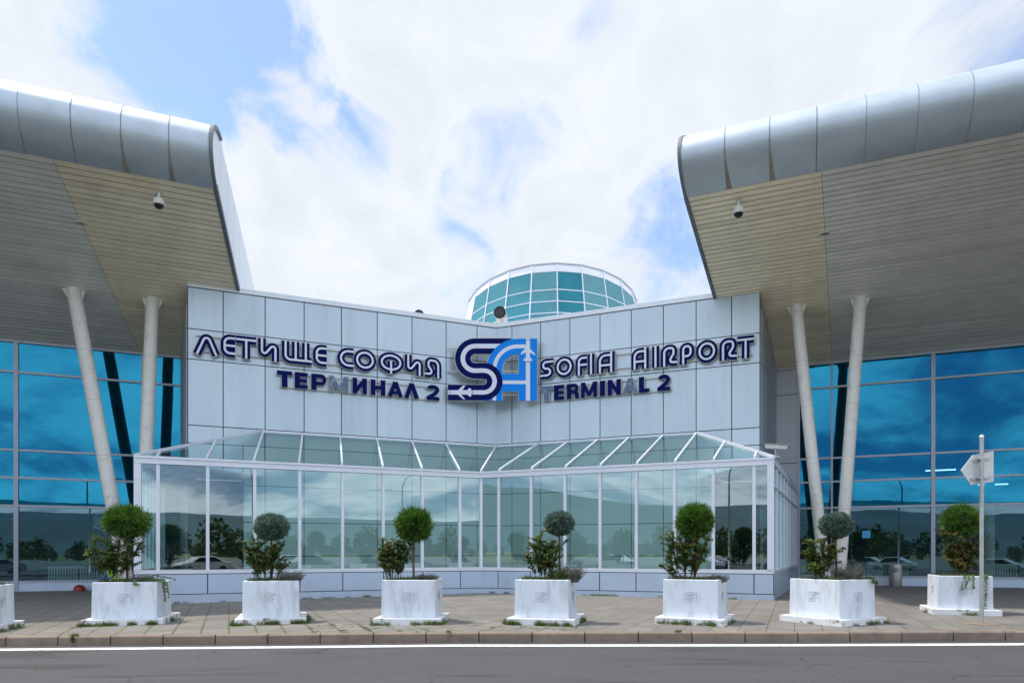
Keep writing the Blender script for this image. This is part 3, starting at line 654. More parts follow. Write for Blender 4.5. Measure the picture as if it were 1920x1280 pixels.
    for j in range(len(pts) - 1):
        (d0, z0), (d1, z1) = pts[j], pts[j + 1]
        dd0, zz0, dd1, zz1 = d0 - CD, z0 - CZ, d1 - CD, z1 - CZ
        f = 1.02
        tr.prism([E(CD + dd0 * f, CZ + zz0 * f, .09), E(CD + dd1 * f, CZ + zz1 * f, .09), E(CD + dd1 * .93, CZ + zz1 * .93, .09), E(CD + dd0 * .93, CZ + zz0 * .93, .09)], S.e * .10 * sg)
    tr.prism([E(do, zS(do) - .03, .1), E(gd + 4, zS(gd + 4) - .03, .1), E(gd + 4, zS(gd + 4) + .16, .1), E(do, zS(do) + .16, .1)], S.e * .13 * sg)
    tr.build('edge_trim', M['trim'], w, recalc=True)
    gb = MB(); cnt = 9; prev = do - .0
    poly = [(d_, z_) for d_, z_ in pts]
    gb.face([E(d_, z_, .02) for d_, z_ in poly] + [E(de, zS(de), .02)])
    d = de
    while d < dback:
        d2 = d + 1.5; gb.face([E(d + .02, zS(d) + .16, .02), E(d2, zS(d2) + .16, .02), E(d2, ztop(d2), .02), E(d + .02, ztop(d), .02)]); d = d2
    gb.build('gable_panels', M['roof'], w)
    gbk = MB(); gbk.face([E(de, zS(de), .0), E(dback, zS(dback), .0), E(dback, ztop(dback), .0), E(de, ztop(de), .0)]); gbk.build('gable_backing', M['trim'], w)
    rt = MB(); rt.face([S.P(tE(de), de, zt), S.P(t_far, de, zt), S.P(t_far, dback, ztop(dback)), S.P(tE(dback), dback, ztop(dback))]); rt.build('roof', M['roof'], w)
    return w, zS
def curtain(S, w, gd, t_in, t_out, vert_px, zs, ztop, thick_px=()):
    """curtain wall: frame, one pane per bay and row; interior room behind"""
    sg = S.sg
    ts = [t_in] + [S.t(p, gd) for p in vert_px] + [t_out]
    f = MB()
    for i, t in enumerate(ts):
        wd = .16 if i in thick_px else .09
        f.obox(S.P(t - wd / 2, gd - .10, -.1), S.e * wd, S.n * .16, UP * (ztop + .1))
    for z in zs[1:-1]:
        f.obox(S.P(min(t_in, t_out), gd - .085, z - .045), S.e * abs(t_out - t_in), S.n * .12, UP * .09)
    f.obox(S.P(min(t_in, t_out), gd - .11, ztop - .07), S.e * abs(t_out - t_in), S.n * .14, UP * .11)
    f.obox(S.P(min(t_in, t_out), gd - .075, zs[0] - .06), S.e * abs(t_out - t_in), S.n * .1, UP * .10)
    f.build('window_frame', M['frame_grey'], w)
    k = MB(); k.obox(S.P(min(t_in, t_out), gd - .06, -.25), S.e * abs(t_out - t_in), S.n * .15, UP * (zs[0] + .19)); k.build('window_sill', M['panel_low'], w)
    rn = random.Random(4)
    for i in range(len(ts) - 1):
        a, c = ts[i], ts[i + 1]
        for j in range(len(zs) - 1):
            b = MB(); u_, v_, w_ = (rn.uniform(-.012, .012) for _ in range(3)); q = [u_, v_, v_ + w_, u_ + w_]
            b.face([S.P(a, gd - .02 + q[0], zs[j]), S.P(c, gd - .02 + q[1], zs[j]), S.P(c, gd - .02 + q[2], zs[j + 1]), S.P(a, gd - .02 + q[3], zs[j + 1])])
            b.build('window_pane', M['glass_low'] if j == 0 else M['glass_blue'], w)
    # interior
    lo, hi = min(t_in, t_out), max(t_in, t_out); dp = 13
    r = MB()
    r.face([S.P(lo, gd + dp, 0), S.P(hi, gd + dp, 0), S.P(hi, gd + dp, ztop), S.P(lo, gd + dp, ztop)])
    r.face([S.P(lo, gd + .1, 0), S.P(lo, gd + dp, 0), S.P(lo, gd + dp, ztop), S.P(lo, gd + .1, ztop)]); r.face([S.P(hi, gd + .1, 0), S.P(hi, gd + dp, 0), S.P(hi, gd + dp, ztop), S.P(hi, gd + .1, ztop)])
    r.face([S.P(lo, gd + .1, ztop - .05), S.P(hi, gd + .1, ztop - .05), S.P(hi, gd + dp, ztop - .05), S.P(lo, gd + dp, ztop - .05)])
    r.build('interior_wall', M['in_wall'], w)
    r = MB(); r.face([S.P(lo, gd + .1, .02), S.P(hi, gd + .1, .02), S.P(hi, gd + dp, .02), S.P(lo, gd + dp, .02)]); r.build('interior_floor', M['in_floor'], w)
    r = MB(); r.obox(S.P(lo, gd + 6, 3.7), S.e * (hi - lo), S.n * (dp - 6.1), UP * .5); r.build('gallery', M['in_dark'], w)
    r = MB(); r.obox(S.P(lo, gd + 5.97, 2.9), S.e * (hi - lo), S.n * .05, UP * .75); r.build('interior_sign_band', M['in_blue'], w)
    for q, (u, dd, z) in enumerate(((.15, 5.5, 5.6), (.30, 5.5, 5.6), (.45, 7, 5.2), (.62, 5.5, 5.6), (.8, 7, 5.2), (.22, 8, 5.0), (.55, 8, 5.0))):
        p = S.P(lo + (hi - lo) * u, gd + dd, z); b = MB(); b.obox(p, S.e * 1.3, S.n * .12, UP * .05); b.build('ceiling_lamp', M['lamp'], w)
    for u in (.2, .5, .8):
        b = MB(); c = S.P(lo + (hi - lo) * u, gd + 2.2, 0); b.tube([c, c + UP * (ztop - .1)], .2, 16); b.build('interior_column', M['column'], w, smooth=True)
zi = 8.69 + 1.5
ZS_R = lambda y, px, g: zat(y, 0)
Dof = lambda S, px, d: (S.P(S.t(px, d), d, 0)).y
def zr(S, px, y, d): return zat(y, Dof(S, px, d))
wingR, zSR = wing(RS, GR, 22.42, 12.88, RS.t(1288, 22.42), RS.t(1343, WR), 40, zi, 1540, 1560, None,
    'right terminal wing with rounded metal eave, slatted soffit and blue glass wall')
wingL, zSL = wing(LS, GL, 23.9, 13.13, LS.t(402, 23.9), LS.t(445, WL), -42, zi, 99, 263, None,
    'left terminal wing with rounded metal eave, slatted soffit and blue glass wall')
zsR = [zr(RS, 1634, 1080, GR), zr(RS, 1749, 947.2, GR), zr(RS, 1749, 896, GR), zr(RS, 1707, 851.5, GR), zr(RS, 1719, 712.5, GR), zi]
curtain(RS, wingR, GR, RS.t(1498, GR), 40, [1559.5, 1749, 1958], zsR, zi, (2,))
zsL = [zr(LS, 100, 1089, GL), zr(LS, 136, 950, GL), zr(LS, 136, 899, GL), zr(LS, 136, 848.5, GL), zr(LS, 136, 706.5, GL), zi]
curtain(LS, wingL, GL, LS.t(343, GL), -42, [268, 31, -240], zsL, zi, (2,))
# metal clad strip between block and right glass
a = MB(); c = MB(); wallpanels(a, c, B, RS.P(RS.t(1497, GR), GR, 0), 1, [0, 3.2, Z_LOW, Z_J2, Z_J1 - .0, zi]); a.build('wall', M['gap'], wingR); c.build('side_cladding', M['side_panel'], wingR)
# V columns
def column(w, S, top_px, top_y, base_px, d, rad, zS, rtop=None):
    T = S.P(S.t(top_px, d), d, 0); Bp = S.P(S.t(base_px, d), d, 0); T.z = zS(d) + .05; Bp.z = gz(Bp.x) - .02
    b = MB(); n = 5; b.tube([Bp + (T - Bp) * i / n for i in range(n + 1)], [rad] * n + [rad * .97], 28); o = b.build('column', M['column'], w, smooth=True, smooth_angle=R(50))
    dv = (T - Bp).normalized()
    for k in (.28, .46, .64, .80):
        q = MB(); p = Bp + dv * (T - Bp).length * k; q.tube([p - dv * .006, p + dv * .006], rad + .004, 28); q.build('joint_ring', M['rail'], o)
    for s in (-1, 1):
        q = MB(); p = T - dv * .42; x = S.e * s
        q.prism([p + x * rad * .9, p + x * (rad + .08) + dv * .26, p + x * (rad + .13) + dv * .40, p + x * rad * .9 + dv * .40], S.n * .05); q.build('bracket', M['column'], o, recalc=True)
column(wingR, RS, 1493, 570, 1549, 29.6, .225, zSR); column(wingR, RS, 1613.5, 558, 1572, 29.6, .225, zSR)
column(wingL, LS, 137.5, 545, 242, 30.0, .25, zSL); column(wingL, LS, 286, 562, 263, 30.0, .24, zSL)
# radiators behind the lower glass
def radiator(S, gd, p0, p1, z0, z1, label):
    t0, t1 = S.t(p0, gd + .5), S.t(p1, gd + .5); r = thing('radiator', S.P((t0 + t1) / 2, gd + .5, 0), label, 'radiator', 'radiators behind the glass walls')
    b = MB(); n = int(abs(t1 - t0) / .095)
    for i in range(n): b.obox(S.P(t0 + (t1 - t0) * i / n, gd + .5, z0), S.e * .05, S.n * .07, UP * (z1 - z0))
    b.build('fins', M['radiator'], r)
    b = MB(); b.obox(S.P(t0 - .03, gd + .475, z1 + .003), S.e * (t1 - t0 + .06), S.n * .12, UP * .05); b.obox(S.P(t0 - .03, gd + .475, z0 - .055), S.e * (t1 - t0 + .06), S.n * .12, UP * .05); b.build('rail', M['radiator'], r)
radiator(RS, GR, 1603, 1705, .30, .92, 'pale green radiator behind the glass beside the litter bin')
radiator(RS, GR, 1838, 1910, .30, .92, 'pale green radiator behind the glass right of the signpost')
radiator(LS, GL, 90, 147, .12, .82, 'pale green radiator inside the left glass wall, above the red dome')
radiator(LS, GL, 150, 205, .12, .82, 'pale green radiator inside the left glass wall, behind the reddish shrub')
st = MB(); p = RS.P(RS.t(1616.5, GR), GR - .045, zr(RS, 1622, 1008, GR)); st.obox(p, RS.e * .33, RS.n * .006, UP * .32)
tagp(st.build('sticker', M['sticker']), 'small square light blue sticker on the right glass wall', 'sticker')
# hanging vertical sign inside the left wing
hs = thing('hanging_sign', LS.P(LS.t(182, GL + 1.2), GL + 1.2, 3.2), 'small vertical blue sign with white marks hanging inside the left glass wall', 'sign')
b = MB(); t0 = LS.t(182, GL + 1.2); b.obox(LS.P(t0 - .16, GL + 1.2, 2.5), LS.e * .32, LS.n * .05, UP * .75); b.build('board', M['in_blue'], hs)
b = MB()
for k in range(5):
    z = 2.56 + k * .135; b.obox(LS.P(t0 - .10, GL + 1.17, z), LS.e * .2, LS.n * .02, UP * .035); b.obox(LS.P(t0 - .10 + .07 * (k % 3), GL + 1.172, z + .036), LS.e * .05, LS.n * .02, UP * .06)
b.build('marks', M['stripe'], hs)
b = MB(); b.tube([LS.P(t0, GL + 1.22, 3.25), LS.P(t0, GL + 1.22, 10.1)], .012, 6); b.build('hanger', M['steel'], hs)

# ------------------------------------------------------------------ glazed rotunda behind the parapet
def rotunda():
    D, r0, X0 = 42.0, 5.16, (1034 - 960) / 1280 * 42.0
    r = thing('glazed_rotunda', (X0, D, 10.8), 'round teal glazed rotunda with white rim rising behind the parapet', 'building')
    n = 24
    def ring(k, j):
        ph = 2 * math.pi * (k) / n
        zf = (15.55, 15.12, 14.05, 13.38, 12.72, 11.9, 9.6)[j]; rf = (1.0, 1.012, 1.052, 1.078, 1.102, 1.13, 1.17)[j] * r0
        e = .06
        zc = zf / (1 + e)
        return V((X0 + math.sin(ph) * rf, D - math.cos(ph) * rf, 1.5 + zc * (1 + e * math.cos(ph))))
    bd = MB(); ribs = MB()
    for k in range(n):
        bd.face([ring(k, 1), ring(k + 1, 1), ring(k + 1, 0), ring(k, 0)])
        for j in range(1, 6):
            white = k in (19, 18) 
            b = MB(); b.face([ring(k, j + 1), ring(k + 1, j + 1), ring(k + 1, j), ring(k, j)]); b.build('window_pane', M['white_metal'] if white else M['teal'], r)
        for j in range(0, 6): ribs.beam(ring(k, j), ring(k, j + 1), .06, .08, up=V((math.sin(2 * math.pi * k / n), -math.cos(2 * math.pi * k / n), .3)))
        for j in (1, 2, 3, 4, 5): ribs.beam(ring(k, j), ring(k + 1, j), .045, .05)
    bd.build('rim_band', M['white_metal'], r); ribs.build('frame', M['frame'], r)
    t = MB(); t.face([ring(k, 0) + UP * .02 for k in range(n)]); t.build('roof', M['roof'], r)
    tr = MB()
    for k in range(n): tr.beam(ring(k, 0), ring(k + 1, 0), .10, .06)
    tr.build('rim_trim', M['frame_grey'], r)
rotunda()
def ducts():
    D = 32.9; X = (937 - 960) / 1280 * D; zt = zat(587, D)
    d = thing('vent_pipe', (X + .1, D, 11.7), 'silver exhaust pipe elbow with a black mouth in front of the rotunda', 'vent pipe')
    b = MB(); b.tube([(X + .12, D + .45, 11.5), (X + .12, D + .45, zt - .25), (X + .10, D + .38, zt - .02), (X + .04, D + .18, zt + .04), (X, D - .12, zt)], [.27, .27, .31, .31, .29], 20, cap=False); b.build('pipe', M['duct'], d, smooth=True)
    b = MB(); b.tube([(X, D - .13, zt), (X + .002, D - .10, zt)], .225, 20); b.build('opening', M['gap'], d)
    b = MB(); b.tube([(X + .12, D + .45, zt - .32), (X + .12, D + .45, zt - .28)], .26, 20); b.build('collar', M['steel'], d)
    D = 31.8; X = (786 - 960) / 1280 * D; zt = zat(591, D)
    d = thing('vent_hood', (X, D, 11.7), 'small grey vent hood just showing above the left parapet', 'vent pipe')
    b = MB(); b.tube([(X, D + .3, 11.5), (X, D + .3, zt - .08), (X, D + .18, zt + .02), (X, D - .1, zt)], [.22, .22, .23, .23], 18, cap=False); b.build('pipe', M['duct'], d, smooth=True)
    b = MB(); b.tube([(X, D - .11, zt - .01), (X, D - .08, zt - .01)], .19, 18); b.build('opening', M['gap'], d)
ducts()

# ------------------------------------------------------------------ sign lettering
def fillet(pts, rad):
    pts = [V((p[0], p[1])) for p in pts]; out = [pts[0]]
    for i in range(1, len(pts) - 1):
        r = rad[i - 1] if isinstance(rad, (list, tuple)) else rad
        a, b, c = pts[i - 1], pts[i], pts[i + 1]; u, w = (a - b).normalized(), (c - b).normalized(); ang = math.acos(max(-1, min(1, u.dot(w))))
        if r <= 0 or ang > 3.1: out.append(b); continue
        d = min(r / math.tan(ang / 2), (a - b).length * .499, (c - b).length * .499); r2 = d * math.tan(ang / 2)
        bis = (u + w).normalized(); cen = b + bis * (r2 / math.sin(ang / 2)); p0, p1 = b + u * d, b + w * d
        a0 = math.atan2((p0 - cen).y, (p0 - cen).x); a1 = math.atan2((p1 - cen).y, (p1 - cen).x); da = (a1 - a0 + math.pi) % (2 * math.pi) - math.pi
        k = max(3, int(abs(da) / .18))
        out += [cen + V((math.cos(a0 + da * q / k), math.sin(a0 + da * q / k))) * r2 for q in range(k + 1)]
    out.append(pts[-1]); res = [out[0]]
    for p in out[1:]:
        if (p - res[-1]).length > 1e-4: res.append(p)
    return res
def ell(cx, cy, rx, ry, a0=0, a1=360, n=36): return [V((cx + rx * math.cos(R(a0 + (a1 - a0) * i / n)), cy + ry * math.sin(R(a0 + (a1 - a0) * i / n)))) for i in range(n + 1)]
def ribbon(mb, pts, w, place, y0, y1, closed=False, m=0, ext=0):
    """solid strip of width w along a 2-D path, front at depth y1, back at y0; place(u, v, depth) -> world"""
    pts = [V(p) for p in pts]
    if closed and (pts[0] - pts[-1]).length < 1e-5: pts = pts[:-1]
    if ext and not closed:
        pts[0] = pts[0] - (pts[1] - pts[0]).normalized() * ext; pts[-1] = pts[-1] + (pts[-1] - pts[-2]).normalized() * ext
    n = len(pts); Lf, Rt = [], []
    for i in range(n):
        if closed: a, c = pts[i - 1], pts[(i + 1) % n]
        else: a, c = pts[max(i - 1, 0)], pts[min(i + 1, n - 1)]
        b = pts[i]; d0 = (b - a).normalized() if (b - a).length > 1e-6 else (c - b).normalized(); d1 = (c - b).normalized() if (c - b).length > 1e-6 else d0
        n0, n1 = V((-d0.y, d0.x)), V((-d1.y, d1.x)); mm = (n0 + n1).normalized(); k = 1 / max(.45, mm.dot(n0)); Lf.append(b + mm * k * w / 2); Rt.append(b - mm * k * w / 2)
    i0 = len(mb.v)
    for i in range(n):
        for p, y in ((Lf[i], y1), (Rt[i], y1), (Rt[i], y0), (Lf[i], y0)): mb.v.append(place(p.x, p.y, y))
    for i in range(n if closed else n - 1):
        a, c = i0 + i * 4, i0 + ((i + 1) % n) * 4
        for k in range(4): mb.f.append((a + k, a + (k + 1) % 4, c + (k + 1) % 4, c + k)); mb.mi.append(m)
    if not closed:
        mb.f.append((i0, i0 + 3, i0 + 2, i0 + 1)); mb.mi.append(m); e = i0 + (n - 1) * 4; mb.f.append((e, e + 1, e + 2, e + 3)); mb.mi.append(m)
c_ = .165
def striped(ch, w):
    c = c_
    if ch == 'Л': return [(fillet([(c * .9, 0), (w / 2, 1.0 - c * .35), (w - c * .9, 0)], .13), 0)]
    if ch in 'ЕE': return [(fillet([(w, 1 - c), (c, 1 - c), (c, c), (w, c)], .26), 0), ([V((c, .5)), V((w, .5))], 0)]
    if ch in 'ТT': return [([V((0, 1 - c)), V((w, 1 - c))], 0), ([V((w / 2, 1 - c)), V((w / 2, 0))], 0)]
    if ch == 'И': return [(fillet([(c, 1), (c, c * .75), (w - c, 1 - c * .75), (w - c, 0)], .11), 0)]
    if ch == 'Щ': return [(fillet([(c, 1), (c, c), (w, c)], .22), 0), ([V((w * .46, 1)), V((w * .46, c))], 0), ([V((w - c - .10, 1)), V((w - c - .10, c))], 0)]
    if ch in 'СC': return [([V((w, 1 - c))] + ell(.52, .5, .52 - c, .5 - c, 90, 270, 18) + [V((w, c))], 0)]
    if ch in 'ОO': return [(ell(w / 2, .5, w / 2 - c, .52 - c, 0, 360, 40), 1)]
    if ch == 'Ф': return [(ell(w / 2, .52, w / 2 - c, .5 - c, 0, 360, 40), 1), ([V((w / 2, -.02)), V((w / 2, .60))], 0)]
    if ch == 'R': return [(fillet([(c, 0), (c, 1 - c), (w * .78, 1 - c), (w * .78, .56), (w * .47, c), (w, c)], [.26, .24, .12, .14]), 0)]
    if ch == 'Я': return [([V((w - p.x, p.y)) for p in striped('R', w)[0][0]], 0)]
    if ch == 'S': return [(fillet([(w, 1 - c), (c, 1 - c), (c, .5), (w - c, .5), (w - c, c), (0, c)], .167), 0)]
    if ch == 'F': return [(fillet([(w, 1 - c), (c, 1 - c), (c, 0)], .22), 0), ([V((c, .50)), V((w, .50))], 0)]
    if ch == 'I': return [([V((w / 2, 1)), V((w / 2, 0))], 0)]
    if ch == 'A': return [(fillet([(c, 0), (c, 1 - c), (w - c, 1 - c)], .36), 0), ([V((w - c, 1)), V((w - c, 0))], 0), ([V((c, .36)), V((w - c, .36))], 0)]
    if ch == 'P': return [(fillet([(c, 0), (c, 1 - c), (w - c, 1 - c), (w - c, .38), (c, .38)], [.25, .23, .23]), 0)]
def heavy(ch, w):
    b = .125
    s = lambda *p: [V(q) for q in p]
    if ch in 'ТT': return [s((0, 1 - b), (w, 1 - b)), s((w / 2, 1 - b), (w / 2, 0))], (.25, .34)
    if ch in 'ЕE': return [s((.16, 0), (.16, 1)), s((.1, 1 - b), (w, 1 - b)), s((.1, .5), (w * .95, .5)), s((.1, b), (w, b))], (.32, .24, .22, .24)
    if ch in 'РP': return [s((.16, 0), (.16, 1)), fillet([(.16, 1 - .11), (w - .13, 1 - .11), (w - .13, .42), (.16, .42)], .22)], (.32, .23)
    if ch == 'R': return [s((.16, 0), (.16, 1)), fillet([(.16, 1 - .11), (w - .15, 1 - .11), (w - .15, .48), (.16, .48)], .2), fillet([(w * .5, .5), (w - .15, .40), (w - .13, 0)], .15)], (.32, .22, .28)
    if ch in 'МM': return [s((.13, 0), (.13, 1)), s((w - .13, 0), (w - .13, 1)), s((.16, .95), (w / 2, .12)), s((w - .16, .95), (w / 2, .12))], (.26, .26, .24, .24)
    if ch == 'И': return [s((.15, 0), (.15, 1)), s((w - .15, 0), (w - .15, 1)), s((.17, .12), (w - .17, .88))], (.29, .29, .27)
    if ch == 'N': return [s((.15, 0), (.15, 1)), s((w - .15, 0), (w - .15, 1)), s((.17, .88), (w - .17, .12))], (.29, .29, .27)
    if ch in 'НH': return [s((.15, 0), (.15, 1)), s((w - .15, 0), (w - .15, 1)), s((.15, .5), (w - .15, .5))], (.3, .3, .24)
    if ch in 'АA': return [s((.14, 0), (w / 2, .97)), s((w - .14, 0), (w / 2, .97)), s((.25, .27), (w - .25, .27))], (.28, .28, .19)
    if ch == 'Л': return [s((.14, 0), (w / 2, .97)), s((w - .14, 0), (w / 2, .97))], (.29, .29)
    if ch == 'I': return [s((w / 2, 0), (w / 2, 1))], (.34,)
    if ch == 'L': return [s((.16, 0), (.16, 1)), s((.1, b), (w, b))], (.32, .25)
    if ch == '2': return [ell(w / 2, .70, w / 2 - .13, .57 - .40 + .02, 165, -25, 14) + s((w * .62, .42), (.10, .13)), s((.0, .115), (w, .115))], (.25, .23)
def sign_row(label, S, d, zb, H, letters, kind, faded=()):
    """letters: (char, px0, px1) measured on the wall plane"""
    dep = .30; pd = d - dep
    t0 = S.t(letters[0][1], pd); tN = S.t(letters[-1][2], pd)
    root = thing('letter_sign', S.P((t0 + tN) / 2, d - .05, zb), label, 'sign')
    for idx, (ch, p0, p1) in enumerate(letters):
        a, c = S.t(p0, pd), S.t(p1, pd); w = (c - a) / H
        place = lambda u, v, y, a=a: S.P(a + u * H, d - y, zb + v * H)
        if kind == 'striped':
            L1, L2, L0 = MB(), MB(), MB()
            for k, (pts, cl) in enumerate(striped(ch, w)):
                ribbon(L0, pts, .372, place, .13 + k * .003, .21 + k * .002, cl, ext=.035)
                ribbon(L1, pts, .335, place, .15 + k * .003, .245 + k * .0022, cl); ribbon(L2, pts, .092, place, .2 + k * .003, .2535 + k * .0012, cl)
            o = L1.build('letter', M['navy'], root, recalc=True); L0.build('rim', M['rim'], o, recalc=True); L2.build('stripe', M['stripe'], o, recalc=True)
        else:
            L1, L0 = MB(), MB(); sts, ws = heavy(ch, w)
            for k, (pts, sw_) in enumerate(zip(sts, ws)):
                ribbon(L0, pts, sw_ + .06, place, .12 + k * .003, .19 + k * .002, False, ext=.03); ribbon(L1, pts, sw_, place, .15 + k * .003, .225 + k * .0022, False)
            o = L1.build('letter', M['faded'] if idx in faded else M['navy'], root, recalc=True)
            if idx in faded: o['label'] = 'faded grey-blue letter'
            L0.build('rim', M['rim'], o, recalc=True)
    for v in ((.16, .84) if kind == 'striped' else (.02, .88)):
        b = MB(); b.beam(S.P(t0 + .1, d - .11, zb + v * H), S.P(tN - .05, d - .11, zb + v * H), .03, .035)
        n = max(2, int(abs(tN - t0) / .9))
        for i in range(n + 1):
            t = t0 + .15 + (tN - t0 - .3) * i / n; b.beam(S.P(t, d - .05, zb + v * H), S.P(t, d - .10, zb + v * H), .03, .03)
        b.build('rail', M['rail'], root)
q = lambda s, off, sc, items: [(ch, off + a / sc, off + c / sc) for ch, a, c in items]
sign_row('navy and white striped Cyrillic lettering reading ЛЕТИЩЕ СОФИЯ left of the emblem', LS, WL, 9.03, .87,
    q('', 340, 3.84, [('Л', 85, 278), ('Е', 283, 388), ('Т', 394, 540), ('И', 553, 706), ('Щ', 724, 940), ('Е', 950, 1048), ('С', 1125, 1242), ('О', 1242, 1405), ('Ф', 1420, 1603), ('И', 1612, 1742), ('Я', 1755, 1875)]), 'striped')
sign_row('solid navy Cyrillic lettering reading ТЕРМИНАЛ 2 with one faded letter', LS, WL, 8.06, .645,
    q('', 340, 3.84, [('Т', 690, 800), ('Е', 818, 912), ('Р', 938, 1048), ('М', 1068, 1205), ('И', 1235, 1340), ('Н', 1367, 1472), ('А', 1488, 1600), ('Л', 1608, 1715), ('2', 1770, 1862)]), 'heavy', (3,))
sign_row('navy and white striped lettering reading SOFIA AIRPORT right of the emblem', RS, WR, 9.03, .87,
    q('', 1000, 4.364, [('S', 52, 160), ('O', 170, 328), ('F', 343, 435), ('I', 448, 490), ('A', 515, 662), ('A', 798, 942), ('I', 975, 1020), ('R', 1040, 1175), ('P', 1195, 1315), ('O', 1328, 1508), ('R', 1520, 1665), ('T', 1668, 1805)]), 'striped')
sign_row('solid navy lettering reading TERMINAL 2 with two faded letters', RS, WR, 8.06, .65,
    q('', 1000, 4.364, [('T', 50, 152), ('E', 163, 247), ('R', 268, 368), ('M', 385, 517), ('I', 543, 578), ('N', 603, 712), ('A', 727, 850), ('L', 860, 945), ('2', 1012, 1117)]), 'heavy', (0, 6))
# emblem: drawn in the units of a 1422 wide close-up
def emblem_paths():
    S1 = fillet([(985, 357), (348, 357), (348, 683), (560, 683)], [163, 163])
    S1 = [V((985, 357))] + [V((505 + 163 * math.cos(R(a)), 520 + 163 * math.sin(R(a)))) for a in range(-90, -271, -10)] + [V((560, 683))]
    S2 = [V((558, 683))] + [V((620 + 145 * math.cos(R(a)), 828 + 145 * math.sin(R(a)))) for a in range(-90, 91, 10)] + [V((145, 973))]
    Aarc = [V((1182, 362))] + [V((1070 + 308 * math.cos(R(a)), 670 + 308 * math.sin(R(a)))) for a in range(-90, -181, -9)] + [V((762, 1082))]
    return S1, S2, Aarc
def emblem_sign():
    D = 29.8; u = D / 1280
    X = lambda x: (820 + x / 7.11 - 960) * u
    Z = lambda y: zat(600 + y / 7.11, D)
    place = lambda x, y, dep: V((X(x), D - dep, Z(y)))
    k = 1
    root = thing('emblem_sign', (X(740), D + .3, Z(1082)), 'large interlaced emblem of a navy S and bright blue A with white aircraft', 'sign')
    S1, S2, AA = emblem_paths()
    rim = MB()
    for i, (p, cl, w) in enumerate(((S1, 0, 222), (S2, 0, 222), (AA, 0, 222), ([V((1208, 250)), V((1208, 1088))], 0, 258), ([V((870, 842)), V((1180, 842))], 0, 240))): ribbon(rim, p, w, place, .0, .10 + i * .002, m=0)
    rim.build('backing', M['rim'], root, recalc=True)
    b = MB(); ribbon(b, S1, 205, place, .05, .125); ribbon(b, S2, 205, place, .09, .150); b.build('letter', M['navy'], root, recalc=True)
    b = MB(); ribbon(b, S1, 60, place, .1, .130); ribbon(b, S2, 58, place, .1, .155); b.build('stripe', M['stripe'], root, recalc=True)
    b = MB(); ribbon(b, AA, 205, place, .06, .136); ribbon(b, [V((1207, 258)), V((1207, 1082))], 246, place, .07, .1385); ribbon(b, [V((860, 842)), V((1100, 842))], 232, place, .07, .1335)
    b.build('letter', M['sky_blue'], root, recalc=True)
    b = MB(); ribbon(b, AA, 50, place, .1, .1405); ribbon(b, [V((1207, 258)), V((1207, 1082))], 56, place, .1, .1425); ribbon(b, [V((872, 838)), V((1190, 838))], 47, place, .1, .1395)
    b.build('stripe', M['stripe'], root, recalc=True)
    def plane(pts, dep, nm='aircraft'):
        a = MB(); a.prism([place(x, y, .1) for x, y in pts], V((0, -(dep - .1), 0))); a.build(nm, M['stripe'], root, recalc=True)
    plane([(1207, 268), (1180, 300), (1180, 385), (1110, 455), (1118, 472), (1180, 442), (1180, 515), (1150, 532), (1152, 556), (1207, 562), (1262, 556), (1260, 532), (1234, 515), (1234, 442), (1298, 484), (1304, 466), (1234, 392), (1234, 300)], .148)
    plane([(145, 975), (175, 948), (275, 948), (345, 885), (378, 878), (335, 948), (400, 948), (428, 918), (450, 922), (462, 975), (450, 1030), (430, 1026), (402, 1002), (322, 1002), (375, 1066), (345, 1060), (275, 1002), (175, 1002)], .160)
    for (x0, y0, x1, y1, dd) in ((1178, 283, 1236, 283, .151), (1176, 566, 1238, 566, .151), (172, 946, 172, 1004, .163), (468, 944, 468, 1006, .163)): 
        cut = MB(); ribbon(cut, [V((x0, y0)), V((x1, y1))], 6, place, dd - .02, dd); cut.build('outline', M['navy'], root, recalc=True)
    r = MB()
    for y in (372, 680, 992): r.beam(place(138, y, -.06), place(1300, y, -.06), .03, .045)
    for x in (155, 300, 1360): r.beam(place(x, 310, -.1), place(x, 990, -.1), .03, .03)
    for x in (155, 520, 820, 1000, 1300): r.beam(place(x, 680, -.1), V((X(x), D + .62, Z(680))), .03, .03)
    r.build('rail', M['rail'], root)
emblem_sign()

# ------------------------------------------------------------------ cameras, spot lamps and similar small items
def dome_camera(px, py_top, py_dome, S, zS, do, label):
    # hangs from the soffit
    best = None
    for i in range(400):
        d = do + i * .02; z = zS(d); D = Dof(S, px, d)
        y = 1034 - (z - 1.5) * 1280 / D
        if best is None or abs(y - py_top) < best[0]: best = (abs(y - py_top), d, D, z)
    _, d, D, z = best; p = S.P(S.t(px, d), d, z); zc = zat(py_dome, D)
    r = thing('dome_camera', p, label, 'camera', 'dome cameras hanging from the soffits')
    b = MB(); b.tube([p + UP * .02, V((p.x, p.y, zc + .12))], .045, 12); b.lathe([(.09, 0), (.09, .02)], p - UP * .03, 16); b.build('stem', M['white_plastic'], r, smooth=True, smooth_angle=R(40))
    b = MB(); b.lathe([(.05, .15), (.13, .12), (.165, .04), (.175, -.05), (.185, -.06), (.185, -.08), (.15, -.085)], (p.x, p.y, zc), 24); b.build('housing', M['white_plastic'], r, smooth=True, smooth_angle=R(40))
    b = MB(); b.lathe([(.14, -.085), (.13, -.13), (.09, -.18), (.0, -.205)], (p.x, p.y, zc), 20); b.build('lens_dome', M['black'], r, smooth=True)
dome_camera(298, 360, 380, LS, zSL, 24.0, 'white dome camera hanging from the left soffit')
dome_camera(1384.5, 375, 396, RS, zSR, 22.6, 'white dome camera hanging from the right soffit')
